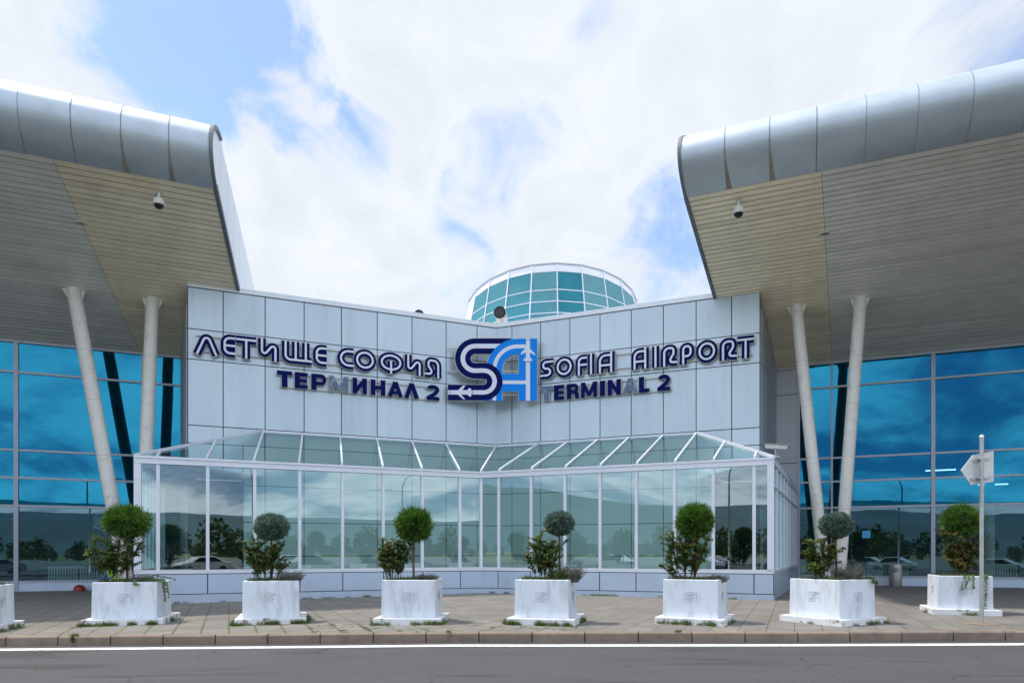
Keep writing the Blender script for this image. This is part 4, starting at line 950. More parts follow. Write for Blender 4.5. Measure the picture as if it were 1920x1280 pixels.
def soffit_lamp(px, py, S, zS, do, label):
    best = None
    for i in range(600):
        d = do + i * .02; z = zS(d); y = 1034 - (z - 1.5) * 1280 / Dof(S, px, d)
        if best is None or abs(y - py) < best[0]: best = (abs(y - py), d, z)
    _, d, z = best; p = S.P(S.t(px, d), d, z); r = thing('ceiling_lamp', p, label, 'lamp', 'round lamps in the soffits')
    b = MB(); b.lathe([(.12, -.01), (.16, -.035), (.17, .02)], p, 20); b.build('ring', M['white_plastic'], r, smooth=True)
    b = MB(); b.lathe([(.0, -.022), (.115, -.020)], p, 20); b.build('lens', M['bin'], r)
soffit_lamp(152, 418, LS, zSL, 24.0, 'small round white lamp set in the left soffit'); soffit_lamp(1546, 438, RS, zSR, 22.6, 'small round white lamp set in the right soffit')
bc = cornR + V((.25, .5, .12)); r = thing('bullet_camera', bc, 'grey bullet security camera on the right corner of the glass porch', 'camera')
b = MB(); b.tube([bc, bc + UP * .22], .03, 8); b.box(bc.x - .1, bc.x + .1, bc.y - .1, bc.y + .1, bc.z - .05, bc.z); b.build('bracket', M['steel'], r)
b = MB(); a0 = bc + V((-.28, .12, .34)); a1 = bc + V((.30, -.22, .24)); b.beam(a0, a1, .13, .12); b.build('housing', M['bin'], r, bevel=.01)
b = MB(); dv = (a1 - a0).normalized(); b.beam(a0 + UP * .075 - dv * .02, a1 + UP * .075 + dv * .08, .17, .015); b.build('sun_shield', M['steel'], r)
b = MB(); b.tube([a1, a1 + dv * .012], .045, 12); b.build('lens', M['black'], r)
# litter bin
bp = V(((1679 - 960) / 1280 * 29.4, 29.4, 0)); r = thing('litter_bin', bp, 'round grey litter bin with a dark oval slot by the right glass wall', 'litter bin')
b = MB(); b.lathe([(.22, 0), (.235, .03), (.25, .35), (.262, .72), (.262, .90)], bp, 28); b.build('body', M['bin'], r, smooth=True, smooth_angle=R(40))
b = MB(); b.lathe([(.262, .905), (.275, .92), (.27, .95), (.0, .965)], bp, 28); b.build('lid', M['bin'], r, smooth=True, smooth_angle=R(30))
b = MB(); tw = bp.normalized()
def cyl(u, v, o=.268): a = math.atan2(-bp.y, -bp.x) + u / .262; return bp + V((math.cos(a) * o, math.sin(a) * o, v))
n = 20; ring = [cyl(.17 * math.cos(2 * math.pi * k / n), .73 + .075 * math.sin(2 * math.pi * k / n)) for k in range(n)]
for k in range(n): b.face([cyl(0, .73, .2695), ring[k], ring[(k + 1) % n]])
b.build('slot', M['black'], r)
b = MB()
for k in (-2, -1, 0, 1, 2): b.face([cyl(k * .05 - .009, .68, .2715), cyl(k * .05 + .009, .68, .2715), cyl(k * .05 + .009, .78, .2715), cyl(k * .05 - .009, .78, .2715)])
b.build('slot_bars', M['bin'], r)
b = MB()
for z in (.36, .62): b.lathe([(.262, z), (.269, z + .006), (.262, z + .012)], bp, 28)
b.build('band', M['steel'], r)
# road sign seen from behind
sx, sy = 9.77, 14.2; r = thing('road_sign', (sx, sy, 0), 'galvanised post with an arrow-shaped white sign board seen from behind', 'road sign')
b = MB(); b.tube([(sx, sy, -.02), (sx, sy, 3.88)], .040, 14); b.build('post', M['steel'], r, smooth=True, smooth_angle=R(50))
b = MB(); b.tube([(sx, sy, 3.88), (sx, sy, 3.93)], [.046, .03], 14); b.build('post_cap', M['white_plastic'], r)
b = MB(); b.lathe([(.34, -.02), (.33, .012), (.0, .014)], (sx, sy, 0), 24); b.build('footing', M['kerb'], r)
f = lambda px, py, dd=0: V(((px - 960) / 1280 * (sy - .09 + dd), sy - .09 + dd, zat(py, sy - .09 + dd)))
pts = [f(1810.5, 880, -.05), f(1833, 851), f(1872, 843, .10), f(1872, 901, .10), f(1830, 907.5), ]
b = MB(); b.prism([p + V((0, .14, 0)) for p in pts], V((0, .025, 0))); b.build('board', M['sign_back'], r, recalc=True)
b = MB(); b.beam(f(1833, 862) + V((0, .11, 0)), f(1870, 856) + V((0, .19, 0)), .02, .045); b.beam(f(1828, 897) + V((0, .11, 0)), f(1870, 893) + V((0, .19, 0)), .02, .045); b.build('stiffener', M['steel'], r)
b = MB(); b.beam((sx - .07, sy + .02, zat(858, 14.1)), (sx + .07, sy + .02, zat(858, 14.1)), .12, .04); b.beam((sx - .07, sy + .02, zat(895, 14.1)), (sx + .07, sy + .02, zat(895, 14.1)), .12, .04); b.build('clamp', M['steel'], r)

# ------------------------------------------------------------------ planters and their plants
def planter(cx, cy, rot, slab, label, body=None, h=.925):
    z = gz(cx); r = thing('planter', (cx, cy, z), label, 'planter', 'white concrete planters along the kerb', rz=R(rot)); OFF[r.name] = V((0, 0, 0))
    s = slab / 2; bw = (body or slab * .80) / 2; rn = random.Random(int(cx * 100))
    b = MB(); b.prism([(-s, -s, -.01), (s, -s, -.01), (s, s, -.01), (-s, s, -.01)], (0, 0, .145)); b.build('base_slab', M['conc_slab'], r, bevel=.012)
    b = MB(); t = .09; zt = h; z0 = .137; w0 = bw; w1 = bw * .985; wi = w1 - t
    def rg(w, z_): return [V((-w, -w, z_)), V((w, -w, z_)), V((w, w, z_)), V((-w, w, z_))]
    rings = [rg(w0, z0), rg(w1, zt), rg(wi, zt), rg(wi - .02, zt - .25)]; i = 0
    for q in rings: b.v += q
    for k in range(3):
        for j in range(4): b.f.append((k * 4 + j, k * 4 + (j + 1) % 4, k * 4 + 4 + (j + 1) % 4, k * 4 + 4 + j)); b.mi.append(0)
    b.build('body', M['white_conc'], r, bevel=.014)
    b = MB(); n = 8; g = [[V((-wi + 2 * wi * i / n, -wi + 2 * wi * j / n, zt - .07 + rn.uniform(-.02, .03))) for j in range(n + 1)] for i in range(n + 1)]
    for i in range(n):
        for j in range(n): b.face([g[i][j], g[i + 1][j], g[i + 1][j + 1], g[i][j + 1]])
    b.build('soil', M['soil'], r)
    # emblem outlines on three faces: groove shade and lit edge put into the colour
    S1, S2, AA = emblem_paths()
    for a in (0, 90, -90):
        rot_ = Matrix.Rotation(R(a), 3, 'Z'); k = .29 / 1185
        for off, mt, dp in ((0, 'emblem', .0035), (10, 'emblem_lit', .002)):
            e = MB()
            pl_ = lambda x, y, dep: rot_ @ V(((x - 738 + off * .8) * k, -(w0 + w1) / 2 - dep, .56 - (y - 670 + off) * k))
            lines = [S1 + S2[1:], AA]
            for idx, p in enumerate(lines):
                for sgn in (-1, 1):
                    # outline parallel to the path
                    o = []
                    for i, pt in enumerate(p):
                        d = (p[min(i + 1, len(p) - 1)] - p[max(i - 1, 0)]).normalized(); o.append(pt + V((-d.y, d.x)) * sgn * (100 if idx == 0 else 88))
                    ribbon(e, o, 24, pl_, -.02, dp + .0004 * (idx * 2 + sgn))
            ribbon(e, [V((1300, 262)), V((1300, 1075))], 24, pl_, -.02, dp + .0002); ribbon(e, [V((1010, 420)), V((1180, 420))], 24, pl_, -.02, dp + .0003); ribbon(e, [V((880, 760)), V((1180, 760))], 24, pl_, -.02, dp + .0001)
            e.build('emblem', M[mt], r)
    return r
def blades(mb, P, d, ln, w, rn, bend=.25, m=0):
    """one thin pointed blade"""
    x = d.cross(V((rn.uniform(-1, 1), rn.uniform(-1, 1), rn.uniform(-1, 1)))).normalized() * w; mid = P + d * ln * .5 + V((0, 0, rn.uniform(-bend, bend) * ln * .3)); tip = P + d * ln + V((0, 0, rn.uniform(-.4, 1) * bend * ln))
    mb.face([P - x * .5, P + x * .5, mid + x, mid - x], m); mb.face([mid - x, mid + x, tip], m)
def crown_green(b, c, r, rz, rn, n=5200):
    for i in range(n):
        d = V((rn.gauss(0, 1), rn.gauss(0, 1), rn.gauss(0, 1))).normalized(); f = .55 + .42 * rn.random() ** .5
        lump = 1 + .20 * noise.noise(d * 2.2 + c) + .10 * noise.noise(d * 5 + c * 2)
        if noise.noise(d * 3.1 + c * 3) > .42: continue
        if rn.random() < .025: lump *= 1.14
        P = c + V((d.x * r, d.y * r, d.z * rz)) * f * lump
        dd = (d + V((rn.gauss(0, .35), rn.gauss(0, .35), rn.gauss(.15, .35)))).normalized(); blades(b, P, dd, rn.uniform(.07, .16), rn.uniform(.005, .009), rn)
def crown_blue(b, c, r, rz, rn, n=7000):
    for i in range(n):
        d = V((rn.gauss(0, 1), rn.gauss(0, 1), rn.gauss(0, 1))).normalized(); lump = 1 + .12 * noise.noise(d * 3 + c) + .12 * noise.noise(d * 8 + c)
        f = (.70 + .28 * rn.random() ** .6) * lump; P = c + V((d.x * r, d.y * r, d.z * rz)) * f
        dd = (d + V((rn.gauss(0, .8), rn.gauss(0, .8), rn.gauss(.1, .8)))).normalized(); blades(b, P, dd, rn.uniform(.03, .07), rn.uniform(.005, .009), rn)
def topiary(x, y, z0, zc, r, rz, kind, seed, label, lean=0):
    rn = random.Random(seed); t = thing('topiary_tree', (x, y, z0), label, 'tree', 'ball-shaped topiary trees in the planters')
    b = MB(); pts = [V((x + lean * k / 5 + rn.uniform(-.008, .008), y + rn.uniform(-.008, .008), z0 + (zc - z0) * k / 5)) for k in range(6)]
    b.tube(pts, [.030, .026, .024, .022, .022, .018], 10)
    for k in range(9):
        d = V((rn.gauss(0, 1), rn.gauss(0, 1), rn.uniform(.0, 1.2))).normalized(); p0 = pts[4] + V((0, 0, rn.uniform(-.02, .12))); b.tube([p0, p0 + d * r * .35, p0 + d * r * .75], [.012, .008, .004], 6)
    b.build('trunk', M['bark'], t, smooth=True)
    c = V((x + lean, y, zc)); cr = MB(); core = MB()
    rr = []
    for i in range(700):
        d = V((rn.gauss(0, 1), rn.gauss(0, 1), rn.gauss(0, 1))).normalized(); P = c + V((d.x * r, d.y * r, d.z * rz)) * rn.uniform(.35, .72); blades(core, P, (d + V((rn.gauss(0, .8), rn.gauss(0, .8), rn.gauss(0, .8)))).normalized(), .10, .022, rn)
    (crown_green if kind == 'green' else crown_blue)(cr, c, r, rz, rn)
    cr.build('crown', M['needle_green'] if kind == 'green' else M['needle_blue'], t); core.build('inner_branches', M['needle_core'], t)
def leaf(mb, P, d, up, ln, w, m=0):
    x = d.cross(up).normalized() * w; nrm = x.cross(d).normalized(); a = P + d * ln * .45 + nrm * w * .25; tip = P + d * ln - nrm * w * .2
    mb.face([P, a + x + nrm * w * .15, a], m); mb.face([P, a, a - x + nrm * w * .15], m); mb.face([a, a + x + nrm * w * .15, tip], m); mb.face([a, tip, a - x + nrm * w * .15], m)
def shrub(x, y, z0, spec, seed, label, red='leaf_red', dens=1.0):
    """glossy-leaved shrub; spec = list of (dx, dy, height) of shoot tips"""
    rn = random.Random(seed); t = thing('shrub', (x, y, z0), label, 'shrub', 'red-tipped shrubs in the planters')
    st, lf, yl = MB(), MB(), MB()
    def shoot(P, T, r0, depth):
        n = 7; pts = []
        side = V((rn.gauss(0, .03), rn.gauss(0, .03), 0))
        for k in range(n + 1):
            u = k / n; pts.append(P + (T - P) * u + side * math.sin(u * math.pi) * 1.5 + V((0, 0, .05 * math.sin(u * math.pi))))
        st.tube(pts, [r0 * (1 - .75 * k / n) for k in range(n + 1)], 6)
        L_ = (T - P).length; m = int(L_ * 175 * dens)
        for k in range(m):
            u = .22 + .78 * (k + rn.random()) / m; f = u * n; i = min(int(f), n - 1); p = pts[i] + (pts[i + 1] - pts[i]) * (f - i); ax = (pts[i + 1] - pts[i]).normalized()
            a = k * 2.4 + rn.uniform(-.4, .4); o = V((math.cos(a), math.sin(a), 0)); d = (o + ax * rn.uniform(.3, 1.0) + V((0, 0, rn.uniform(-.3, .2)))).normalized()
            young = u > .93 and rn.random() < .5
            leaf(yl if young else lf, p, d, V((0, 0, 1)), rn.uniform(.055, .095), rn.uniform(.014, .021))
        for k in range(6):
            a = k * 2.4; d = (V((math.cos(a), math.sin(a), 0)) * .7 + V((0, 0, 1))).normalized(); leaf(yl, T, d, V((math.sin(a), -math.cos(a), .1)), rn.uniform(.04, .075), rn.uniform(.008, .013))
        if depth == 0:
            for k in range(int(8 + L_ * 9)):
                u = rn.uniform(.3, .92); f = u * n; i = min(int(f), n - 1); p = pts[i]; a = rn.uniform(0, 6.28); ll = L_ * rn.uniform(.15, .38)
                shoot(p, p + V((math.cos(a) * ll * .7, math.sin(a) * ll * .7, ll * rn.uniform(.3, .8))), r0 * .5, 1)
    for (dx, dy, h) in spec: shoot(V((x + dx * .35, y + dy * .5, z0 - .02)), V((x + dx, y + dy, z0 + h)), .009, 0)
    st.build('stems', M['bark'], t); lf.build('leaves', M['leaf'], t); yl.build('young_leaves', M[red], t)
def tuft(x, y, z0, rad, h, n, mname, seed, label, cat, name, spread=.5, w=.004):
    rn = random.Random(seed); b = MB()
    for i in range(n):
        a = rn.uniform(0, 6.28); q = rad * math.sqrt(rn.random()); P = V((x + math.cos(a) * q, y + math.sin(a) * q, z0)); d = V((math.cos(a) * spread * rn.random(), math.sin(a) * spread * rn.random(), 1)).normalized(); hh = h * rn.uniform(.5, 1) * (1.0 - .35 * q / rad)
        X = V((-math.sin(a), math.cos(a), 0)) * w
        p1 = P + d * hh * .5; p2 = P + d * hh + V((math.cos(a), math.sin(a), -.3)) * hh * .15 * spread
        b.face([P - X, P + X, p1 + X * .8, p1 - X * .8]); b.face([p1 - X * .8, p1 + X * .8, p2])
        for k in range(3):
            u = rn.uniform(.25, 1); pp = P + (p2 - P) * u; dd = V((rn.gauss(0, 1), rn.gauss(0, 1), rn.uniform(0, 1.5))).normalized(); blades(b, pp, dd, h * .12, w * .9, rn)
    return tagp(b.build(name, M[mname]), label, cat)
def ivy(pts_list, seed, label, group='ivy plants trailing over the planters'):
    rn = random.Random(seed); x, y, z = pts_list[0][0]; t = thing('ivy', (x, y, z), label, 'plant', group)
    st, lf = MB(), MB()
    for pts in pts_list:
        pts = [V(p) for p in pts]; sm = []
        for k in range(len(pts) - 1):
            for j in range(6): sm.append(pts[k] + (pts[k + 1] - pts[k]) * j / 6 + V((rn.gauss(0, .008), rn.gauss(0, .008), rn.gauss(0, .006))))
        st.tube(sm, .003, 5)
        for p in sm:
            for k in range(3):
                a = rn.uniform(0, 6.28); d = V((math.cos(a), math.sin(a) - .5, rn.uniform(-.8, .3))).normalized(); leaf(lf, p, d, V((rn.gauss(0, .4), -1, .3)).normalized(), rn.uniform(.03, .05), rn.uniform(.012, .02))
    st.build('stems', M['bark'], t); lf.build('leaves', M['ivy'], t)
def cover(x, y, z, rx, ry, rot, n, seed, label, h=.09):
    rn = random.Random(seed); b = MB(); cs, sn = math.cos(R(rot)), math.sin(R(rot))
    for i in range(n):
        u, v = rn.uniform(-rx, rx), rn.uniform(-ry, ry); P = V((x + u * cs - v * sn, y + u * sn + v * cs, z + rn.uniform(-.02, .03)))
        k = .5 + .8 * noise.noise(P * 3); d = V((rn.gauss(0, .6), rn.gauss(0, .6), 1)).normalized(); blades(b, P, d, h * rn.uniform(.4, 1.2) * (.6 + k), .007, rn)
        if i % 3 == 0: leaf(b, P + UP * .03, V((rn.gauss(0, 1), rn.gauss(0, 1), .4)).normalized(), UP, .045, .015)
    return tagp(b.build('ground_cover', M['cover']), label, kind='stuff')

PL = [  # x, y, rot, slab, ordinal words
    (-11.09, 13.97, 14.3, 1.42, 'white concrete planter box cut off by the left edge of the photo'),
    (-8.57, 15.45, 14, 1.62, 'widest white concrete planter box, with ivy hanging over its right rim'),
    (-5.335, 15.20, 16.8, 1.45, 'white concrete planter box under the left blue-green ball tree'),
    (-2.15, 14.82, -2, 1.42, 'white concrete planter box with a blackened chipped base slab left of the emblem'),
    (.74, 14.60, -14, 1.42, 'white concrete planter box with lavender beside its ball tree, below the emblem'),
    (3.94, 14.67, -26, 1.42, 'white concrete planter box between the porch right corner and the emblem'),
    (6.86, 14.65, 30, 1.50, 'white concrete planter box turned corner-on to the road'),
    (11.01, 16.82, -20, 1.42, 'white concrete planter box with trailing ivy behind the signpost'),
]
for p in PL: planter(*p)
H0 = .86
def zc_(py, y): return zat(py, y)
def Xp(px, y): return (px - 960) / 1280 * y
# (planter, px centre, py centre, radius px, vertical radius px, kind, label)
TOP = [(1, 238, 978, 38, 28, 'green', 'wide flattened bright green ball tree, leftmost in view', 0),
       (2, 509, 988, 31, 25, 'blue', 'blue-green ball tree behind a bushy shrub, in front of the dark porch opening', 0),
       (3, 776, 984, 31, 28, 'green', 'spiky green ball tree on a bare stem left of the emblem', .0),
       (4, 1049, 981, 27, 22, 'blue', 'small grey-green ball tree just right of the emblem', 0),
       (5, 1303, 977, 31, 29, 'green', 'spiky green ball tree rising from a tall leafy shrub', 0),
       (6, 1567.5, 984, 29, 24, 'blue', 'blue-green ball tree in front of the right pair of columns', 0),
       (7, 1803, 977, 33, 27, 'green', 'sunlit yellow-green ball tree beside the signpost', 0)]
for k, (i, px, py, r, rz, kind, lab, ln) in enumerate(TOP):
    y = PL[i][1] + .05; topiary(Xp(px, y), y, H0 + gz(PL[i][0]) - .02, zc_(py, y), r / 1280 * y, rz / 1280 * y, kind, 20 + k, lab, ln)
def sh(i, items, seed, label, red='leaf_red', dens=1.0, dy=0):
    """items: (px, py) of shoot tips"""
    y = PL[i][1] + dy; z = H0 + gz(PL[i][0]); xs_ = [Xp(px, y) for px, py in items]; x0 = sum(xs_) / len(xs_); rn = random.Random(seed)
    shrub(x0, y, z, [(x - x0, rn.uniform(-.22, .22), zc_(py, y) - z) for x, (px, py) in zip(xs_, items)], seed, label, red, dens)
sh(1, [(172, 1032), (185, 1012), (205, 1018), (196, 1040), (215, 1025), (232, 1015), (245, 1008), (262, 1018), (240, 1035)], 31, 'broad reddish-tipped shrub under the widest ball tree', dens=.9, dy=-.15)
sh(2, [(465, 1018), (478, 1005), (480, 1030), (496, 1025), (515, 1022), (530, 1015), (472, 1050), (500, 1050), (540, 1055)], 32, 'dense shrub with dark red tips under the left blue-green ball tree', dens=1.1, dy=-.1)
sh(3, [(718, 1010), (728, 1022), (735, 1035), (712, 1030), (745, 1015), (770, 1020), (752, 1045), (725, 1060)], 33, 'bushy shrub left of the bare stem, in the chipped planter', dens=1.2, dy=-.1)
sh(4, [(1015, 1000), (1003, 1022), (986, 1040), (1022, 1025), (1038, 1015), (1048, 1020), (1010, 1050), (1030, 1045)], 34, 'shrub with one tall red tip, in the planter below the emblem', dens=1.1, dy=-.1)
sh(5, [(1262, 998), (1275, 1008), (1290, 1000), (1310, 1005), (1325, 1010), (1330, 1022), (1258, 1030), (1240, 1062), (1300, 1040), (1280, 1045)], 35, 'tall leafy shrub filling the space under its ball tree, with a low shoot at left', dens=1.1, dy=-.1)
sh(6, [(1520, 1020), (1532, 1015), (1545, 1012), (1525, 1045), (1570, 1005), (1545, 1045), (1518, 1060), (1560, 1050), (1535, 1062)], 36, 'dense dark green shrub in the corner-on planter', dens=1.5, dy=-.05)
sh(7, [(1770, 1000), (1785, 1000), (1800, 1015), (1822, 1010), (1834, 1008), (1775, 1030), (1795, 1035), (1815, 1035), (1825, 1050), (1785, 1055)], 37, 'sunlit shrub with bright red tips behind the signpost', 'leaf_red2', dens=1.2)
for i, px, hh, n, seed, lab in ((1, 268, .30, 500, 41, 'grey lavender tuft in the widest planter'), (3, 800, .26, 600, 43, 'grey lavender tuft right of the bare stem'), (4, 1068, .50, 700, 44, 'tall purplish lavender bush below the emblem'),
                       (4, 1050, .42, 900, 48, 'low dark rosemary-like bush beside the tall lavender'), (5, 1345, .24, 400, 45, 'low grey tuft at the right of the tall leafy shrub'), (6, 1590, .55, 520, 46, 'wispy dry lavender stalks in the corner-on planter'), (2, 545, .40, 500, 42, 'wispy lavender stalks at the right of the dense shrub'), (7, 1826, .35, 400, 47, 'reddish dry tuft behind the signpost')):
    y = PL[i][1] - .18; tuft(Xp(px, y), y, H0 + gz(PL[i][0]), .20, hh, n, 'cover' if seed == 48 else 'lavender', seed, lab, 'plant', 'lavender' if seed != 48 else 'rosemary_bush', .75)
for i, (x, y, rot, s, l) in enumerate(PL):
    cover(x, y, .865 + gz(x), s * .36, s * .36, rot, 2200, 50 + i, 'low green ground cover filling planter soil')
def corner(i, u, v): x, y, rot, s, _ = PL[i]; b_ = s * .4; c, sn = math.cos(R(rot)), math.sin(R(rot)); return (x + (u * c - v * sn) * b_, y + (u * sn + v * c) * b_)
def over(i, u, v, out, drop, side):
    """a strand from inside the planter over the rim; side 'f' front or 'r' right"""
    z = .93 + gz(PL[i][0]); c = []
    if side == 'f': c = [(*corner(i, u, v + .5), z), (*corner(i, u, v + .0), z + .03), (*corner(i, u + .02, v - .12), z - .05), (*corner(i, u + out, v - .1), z - drop * .55), (*corner(i, u + out * 1.6, v - .12), z - drop)]
    else: c = [(*corner(i, u - .5, v), z), (*corner(i, u, v), z + .03), (*corner(i, u + .14, v), z - .04), (*corner(i, u + .12, v + out), z - drop * .55), (*corner(i, u + .14, v + out * 1.6), z - drop)]
    return c
ivy([over(1, 1, -.6, .1, .5, 'r'), over(1, 1, -.3, .2, .42, 'r'), over(1, 1, -.8, .1, .25, 'r'), [(*corner(1, .6, -.7), .97), (*corner(1, 1.0, -.9), .98), (*corner(1, 1.35, -.9), .93), (*corner(1, 1.6, -.9), .88)], over(1, .3, -1, .1, .08, 'f')], 61, 'ivy spilling over the right rim of the widest planter')
ivy([over(7, .1, -1, -.1, .30, 'f'), over(7, .25, -1, .0, .34, 'f'), over(7, .68, -1, .0, .75, 'f'), over(7, .74, -1, -.05, .82, 'f'), over(7, .6, -1, .0, .55, 'f'), over(7, -.05, -1, -.1, .38, 'f')], 62, 'long ivy strands hanging down the planter behind the signpost')
ivy([over(6, .9, -1, .0, .16, 'f'), over(6, 1.0, -.8, .15, .14, 'r'), over(6, 1.0, -.5, .15, .15, 'r'), over(6, .7, -1, .0, .09, 'f')], 63, 'short ivy sprigs at the near corner of the corner-on planter')

# weeds and grass around the planter bases and along the porch
def weeds():
    rn = random.Random(77); b = MB()
    def clump(x, y, n, r, h):
        for i in range(n):
            a = rn.uniform(0, 6.28); q = r * math.sqrt(rn.random()); P = V((x + math.cos(a) * q, y + math.sin(a) * q, gz(x) + .002)); blades(b, P, V((rn.gauss(0, .5), rn.gauss(0, .5), 1)).normalized(), h * rn.uniform(.4, 1.2), .004, rn, .4)
    dens = [1.0, 1.6, 1.5, .8, 1.2, .7, .3, .3]
    for i, (x, y, rot, s, l) in enumerate(PL):
        c, sn = math.cos(R(rot)), math.sin(R(rot))
        for k in range(int(46 * dens[i])):
            if rn.random() < .6: u, v = rn.uniform(-1, 1), -1.02
            else: u, v = rn.choice((-1.02, 1.02)), rn.uniform(-1, .6)
            if noise.noise(V((u * 2.0 + i * 3.3, v * 2, 1))) < -.05: continue
            u *= s / 2; v *= s / 2; clump(x + u * c - v * sn, y + u * sn + v * c, 60, .075, rn.uniform(.06, .12))
    for S, d, t0, t1 in ((LS, HL, tHL0, tHL1), (RS, HR, tHR0, tHR1)):
        for k in range(60):
            t = rn.uniform(t0, t1)
            if noise.noise(V((t * .9, 3, 1))) < .0: continue
            p = S.P(t, d - .13, 0); clump(p.x, p.y, 30, .10, .08)
    for k in range(420):
        x = rn.uniform(-10, 3.5); y = ky(x) + rn.uniform(.15, 1.6)
        if noise.noise(V((x * .7, y * .7, 7))) < .1: continue
        # snap to a slab joint
        S = LS if x < -.9 else RS; t, d = V((x, y, 0)).dot(S.e), V((x, y, 0)).dot(S.n)
        if rn.random() < .5: t = round(t / .5) * .5
        else: d = round(d / .5) * .5
        p = S.P(t, d, 0); clump(p.x, p.y, 14, .07, .025)
    for k in range(30):
        x = rn.choice((-8.25, -8.2, -1.2, 3.1)); clump(x + rn.uniform(-.05, .05), ky(x) + .02, 8, .03, .05)
    for k in range(14):
        z = -.12 + .14 * k / 14
        for i in range(8): blades(b, V((-8.22 + rn.uniform(-.03, .03), ky(-8.22) - .015, gz(-8.2) + z)), V((rn.gauss(0, .6), -1, .4)).normalized(), .05, .006, rn, .4)
    tagp(b.build('grass', M['grass']), 'short grass and weeds in the paving joints and around the planters', kind='stuff')
weeds()

# ------------------------------------------------------------------ worker half hidden behind the widest planter, and the red dome
def worker():
    y = 26.2; x = Xp(213, y); z = gz(x)
    r = thing('person', (x, y, z), 'person in a yellow high-visibility vest and blue trousers crouching behind the leftmost shrub', 'person')
    b = bpy.data.meshes.new('body')
    J = {'pel': (0, .12, .38), 'spn': (0, .02, .62), 'chs': (.0, -.06, .86), 'nck': (.0, -.09, 1.02), 'hd0': (.0, -.11, 1.10), 'hd1': (.0, -.12, 1.20),
         'hL': (-.12, .10, .36), 'kL': (-.2, -.34, .48), 'aL': (-.18, -.12, .08), 'fL': (-.19, -.28, .04), 'hR': (.12, .10, .36), 'kR': (.16, -.30, .24), 'aR': (.17, .08, .07), 'fR': (.17, -.06, .03),
         'sL': (-.19, -.06, .94), 'eL': (-.30, -.16, .70), 'wL': (-.24, -.36, .56), 'sR': (.19, -.06, .94), 'eR': (.30, -.18, .70), 'wR': (.22, -.38, .58)}
    rad = {'pel': .15, 'spn': .13, 'chs': .155, 'nck': .055, 'hd0': .085, 'hd1': .095, 'hL': .10, 'kL': .068, 'aL': .045, 'fL': .04, 'hR': .10, 'kR': .068, 'aR': .045, 'fR': .04, 'sL': .065, 'eL': .045, 'wL': .032, 'sR': .065, 'eR': .045, 'wR': .032}
    names = list(J); idx = {n: i for i, n in enumerate(names)}
    E = [('pel', 'spn'), ('spn', 'chs'), ('chs', 'nck'), ('nck', 'hd0'), ('hd0', 'hd1'), ('pel', 'hL'), ('hL', 'kL'), ('kL', 'aL'), ('aL', 'fL'), ('pel', 'hR'), ('hR', 'kR'), ('kR', 'aR'), ('aR', 'fR'), ('chs', 'sL'), ('sL', 'eL'), ('eL', 'wL'), ('chs', 'sR'), ('sR', 'eR'), ('eR', 'wR')]
    vs = [V(J[n]) for n in names]; es = [(idx[a], idx[c]) for a, c in E]; rads = [rad[n] for n in names]
    for s, w in ((-1, 'wL'), (1, 'wR')):
        base = V(J[w]); pm = base + V((-s * .01, -.06, -.02)); vs.append(pm); rads.append(.026); ip = len(vs) - 1; es.append((idx[w], ip))
        for k in range(4):
            a = pm + V(((k - 1.5) * .018, -.045, -.01)); c = a + V((0, -.03, -.02 - .004 * k)); vs += [a, c]; rads += [.009, .007]; es += [(ip, len(vs) - 2), (len(vs) - 2, len(vs) - 1)]
        a = pm + V((-s * .035, -.02, .0)); vs.append(a); rads.append(.01); es.append((ip, len(vs) - 1))
    b.from_pydata(vs, es, []); b.materials.append(M['blue_cloth']); o = bpy.data.objects.new('body', b); col.objects.link(o); o.parent = r
    md = o.modifiers.new('skin', 'SKIN'); 
    for i, v in enumerate(b.skin_vertices[0].data if b.skin_vertices else []): v.radius = (rads[i], rads[i])
    if not b.skin_vertices:
        bpy.context.view_layer.objects.active = o
    s = o.modifiers.new('sub', 'SUBSURF'); s.levels = 1; s.render_levels = 2; md.use_smooth_shade = True
    return r, o, rads, idx
wk, wbody, wr_, widx = worker()
def fix_skin():
    import bmesh
    me = wbody.data; bm = bmesh.new(); bm.from_mesh(me); ly = bm.verts.layers.skin.verify(); bm.verts.ensure_lookup_table()
    for i, v in enumerate(bm.verts): v[ly].radius = (wr_[i], wr_[i]); v[ly].use_root = (i == 0)
    bm.to_mesh(me); bm.free()
fix_skin(); wk.rotation_euler = (0, 0, R(-30))
OFF[wk.name] = V((0, 0, 0))
b = MB(); b.lathe([(.0, 1.31), (.07, 1.29), (.108, 1.23), (.112, 1.17), (.105, 1.13)], (0, -.115, 0), 20); b.build('hair', M['hair'], wk, smooth=True)
b = MB(); b.lathe([(.0, 1.285), (.06, 1.27), (.092, 1.21), (.09, 1.14), (.06, 1.08), (.0, 1.07)], (0, -.135, 0), 20); b.tube([(0, -.225, 1.19), (0, -.245, 1.155), (0, -.225, 1.145)], [.008, .014, .01], 8); b.build('face', M['skin'], wk, smooth=True)
b = MB(); q = MB()
for (r0, z0) in ((0, 0),):
    n = 20
    prof = [(.165, .150, .42, .10), (.165, .150, .58, .04), (.185, .165, .74, -.02), (.205, .175, .88, -.06), (.185, .14, .97, -.07)]
    for k, (rx, ry, z, oy) in enumerate(prof):
        for j in range(n): a = 2 * math.pi * j / n; b.v.append(V((rx * math.cos(a), oy + ry * math.sin(a), z)))
    for k in range(len(prof) - 1):
        for j in range(n): a0, a1 = k * n + j, k * n + (j + 1) % n; b.f.append((a0, a1, a1 + n, a0 + n)); b.mi.append(1 if k == 1 else 0)
b.build('vest', [M['hivis'], M['hivis']], wk, smooth=True)
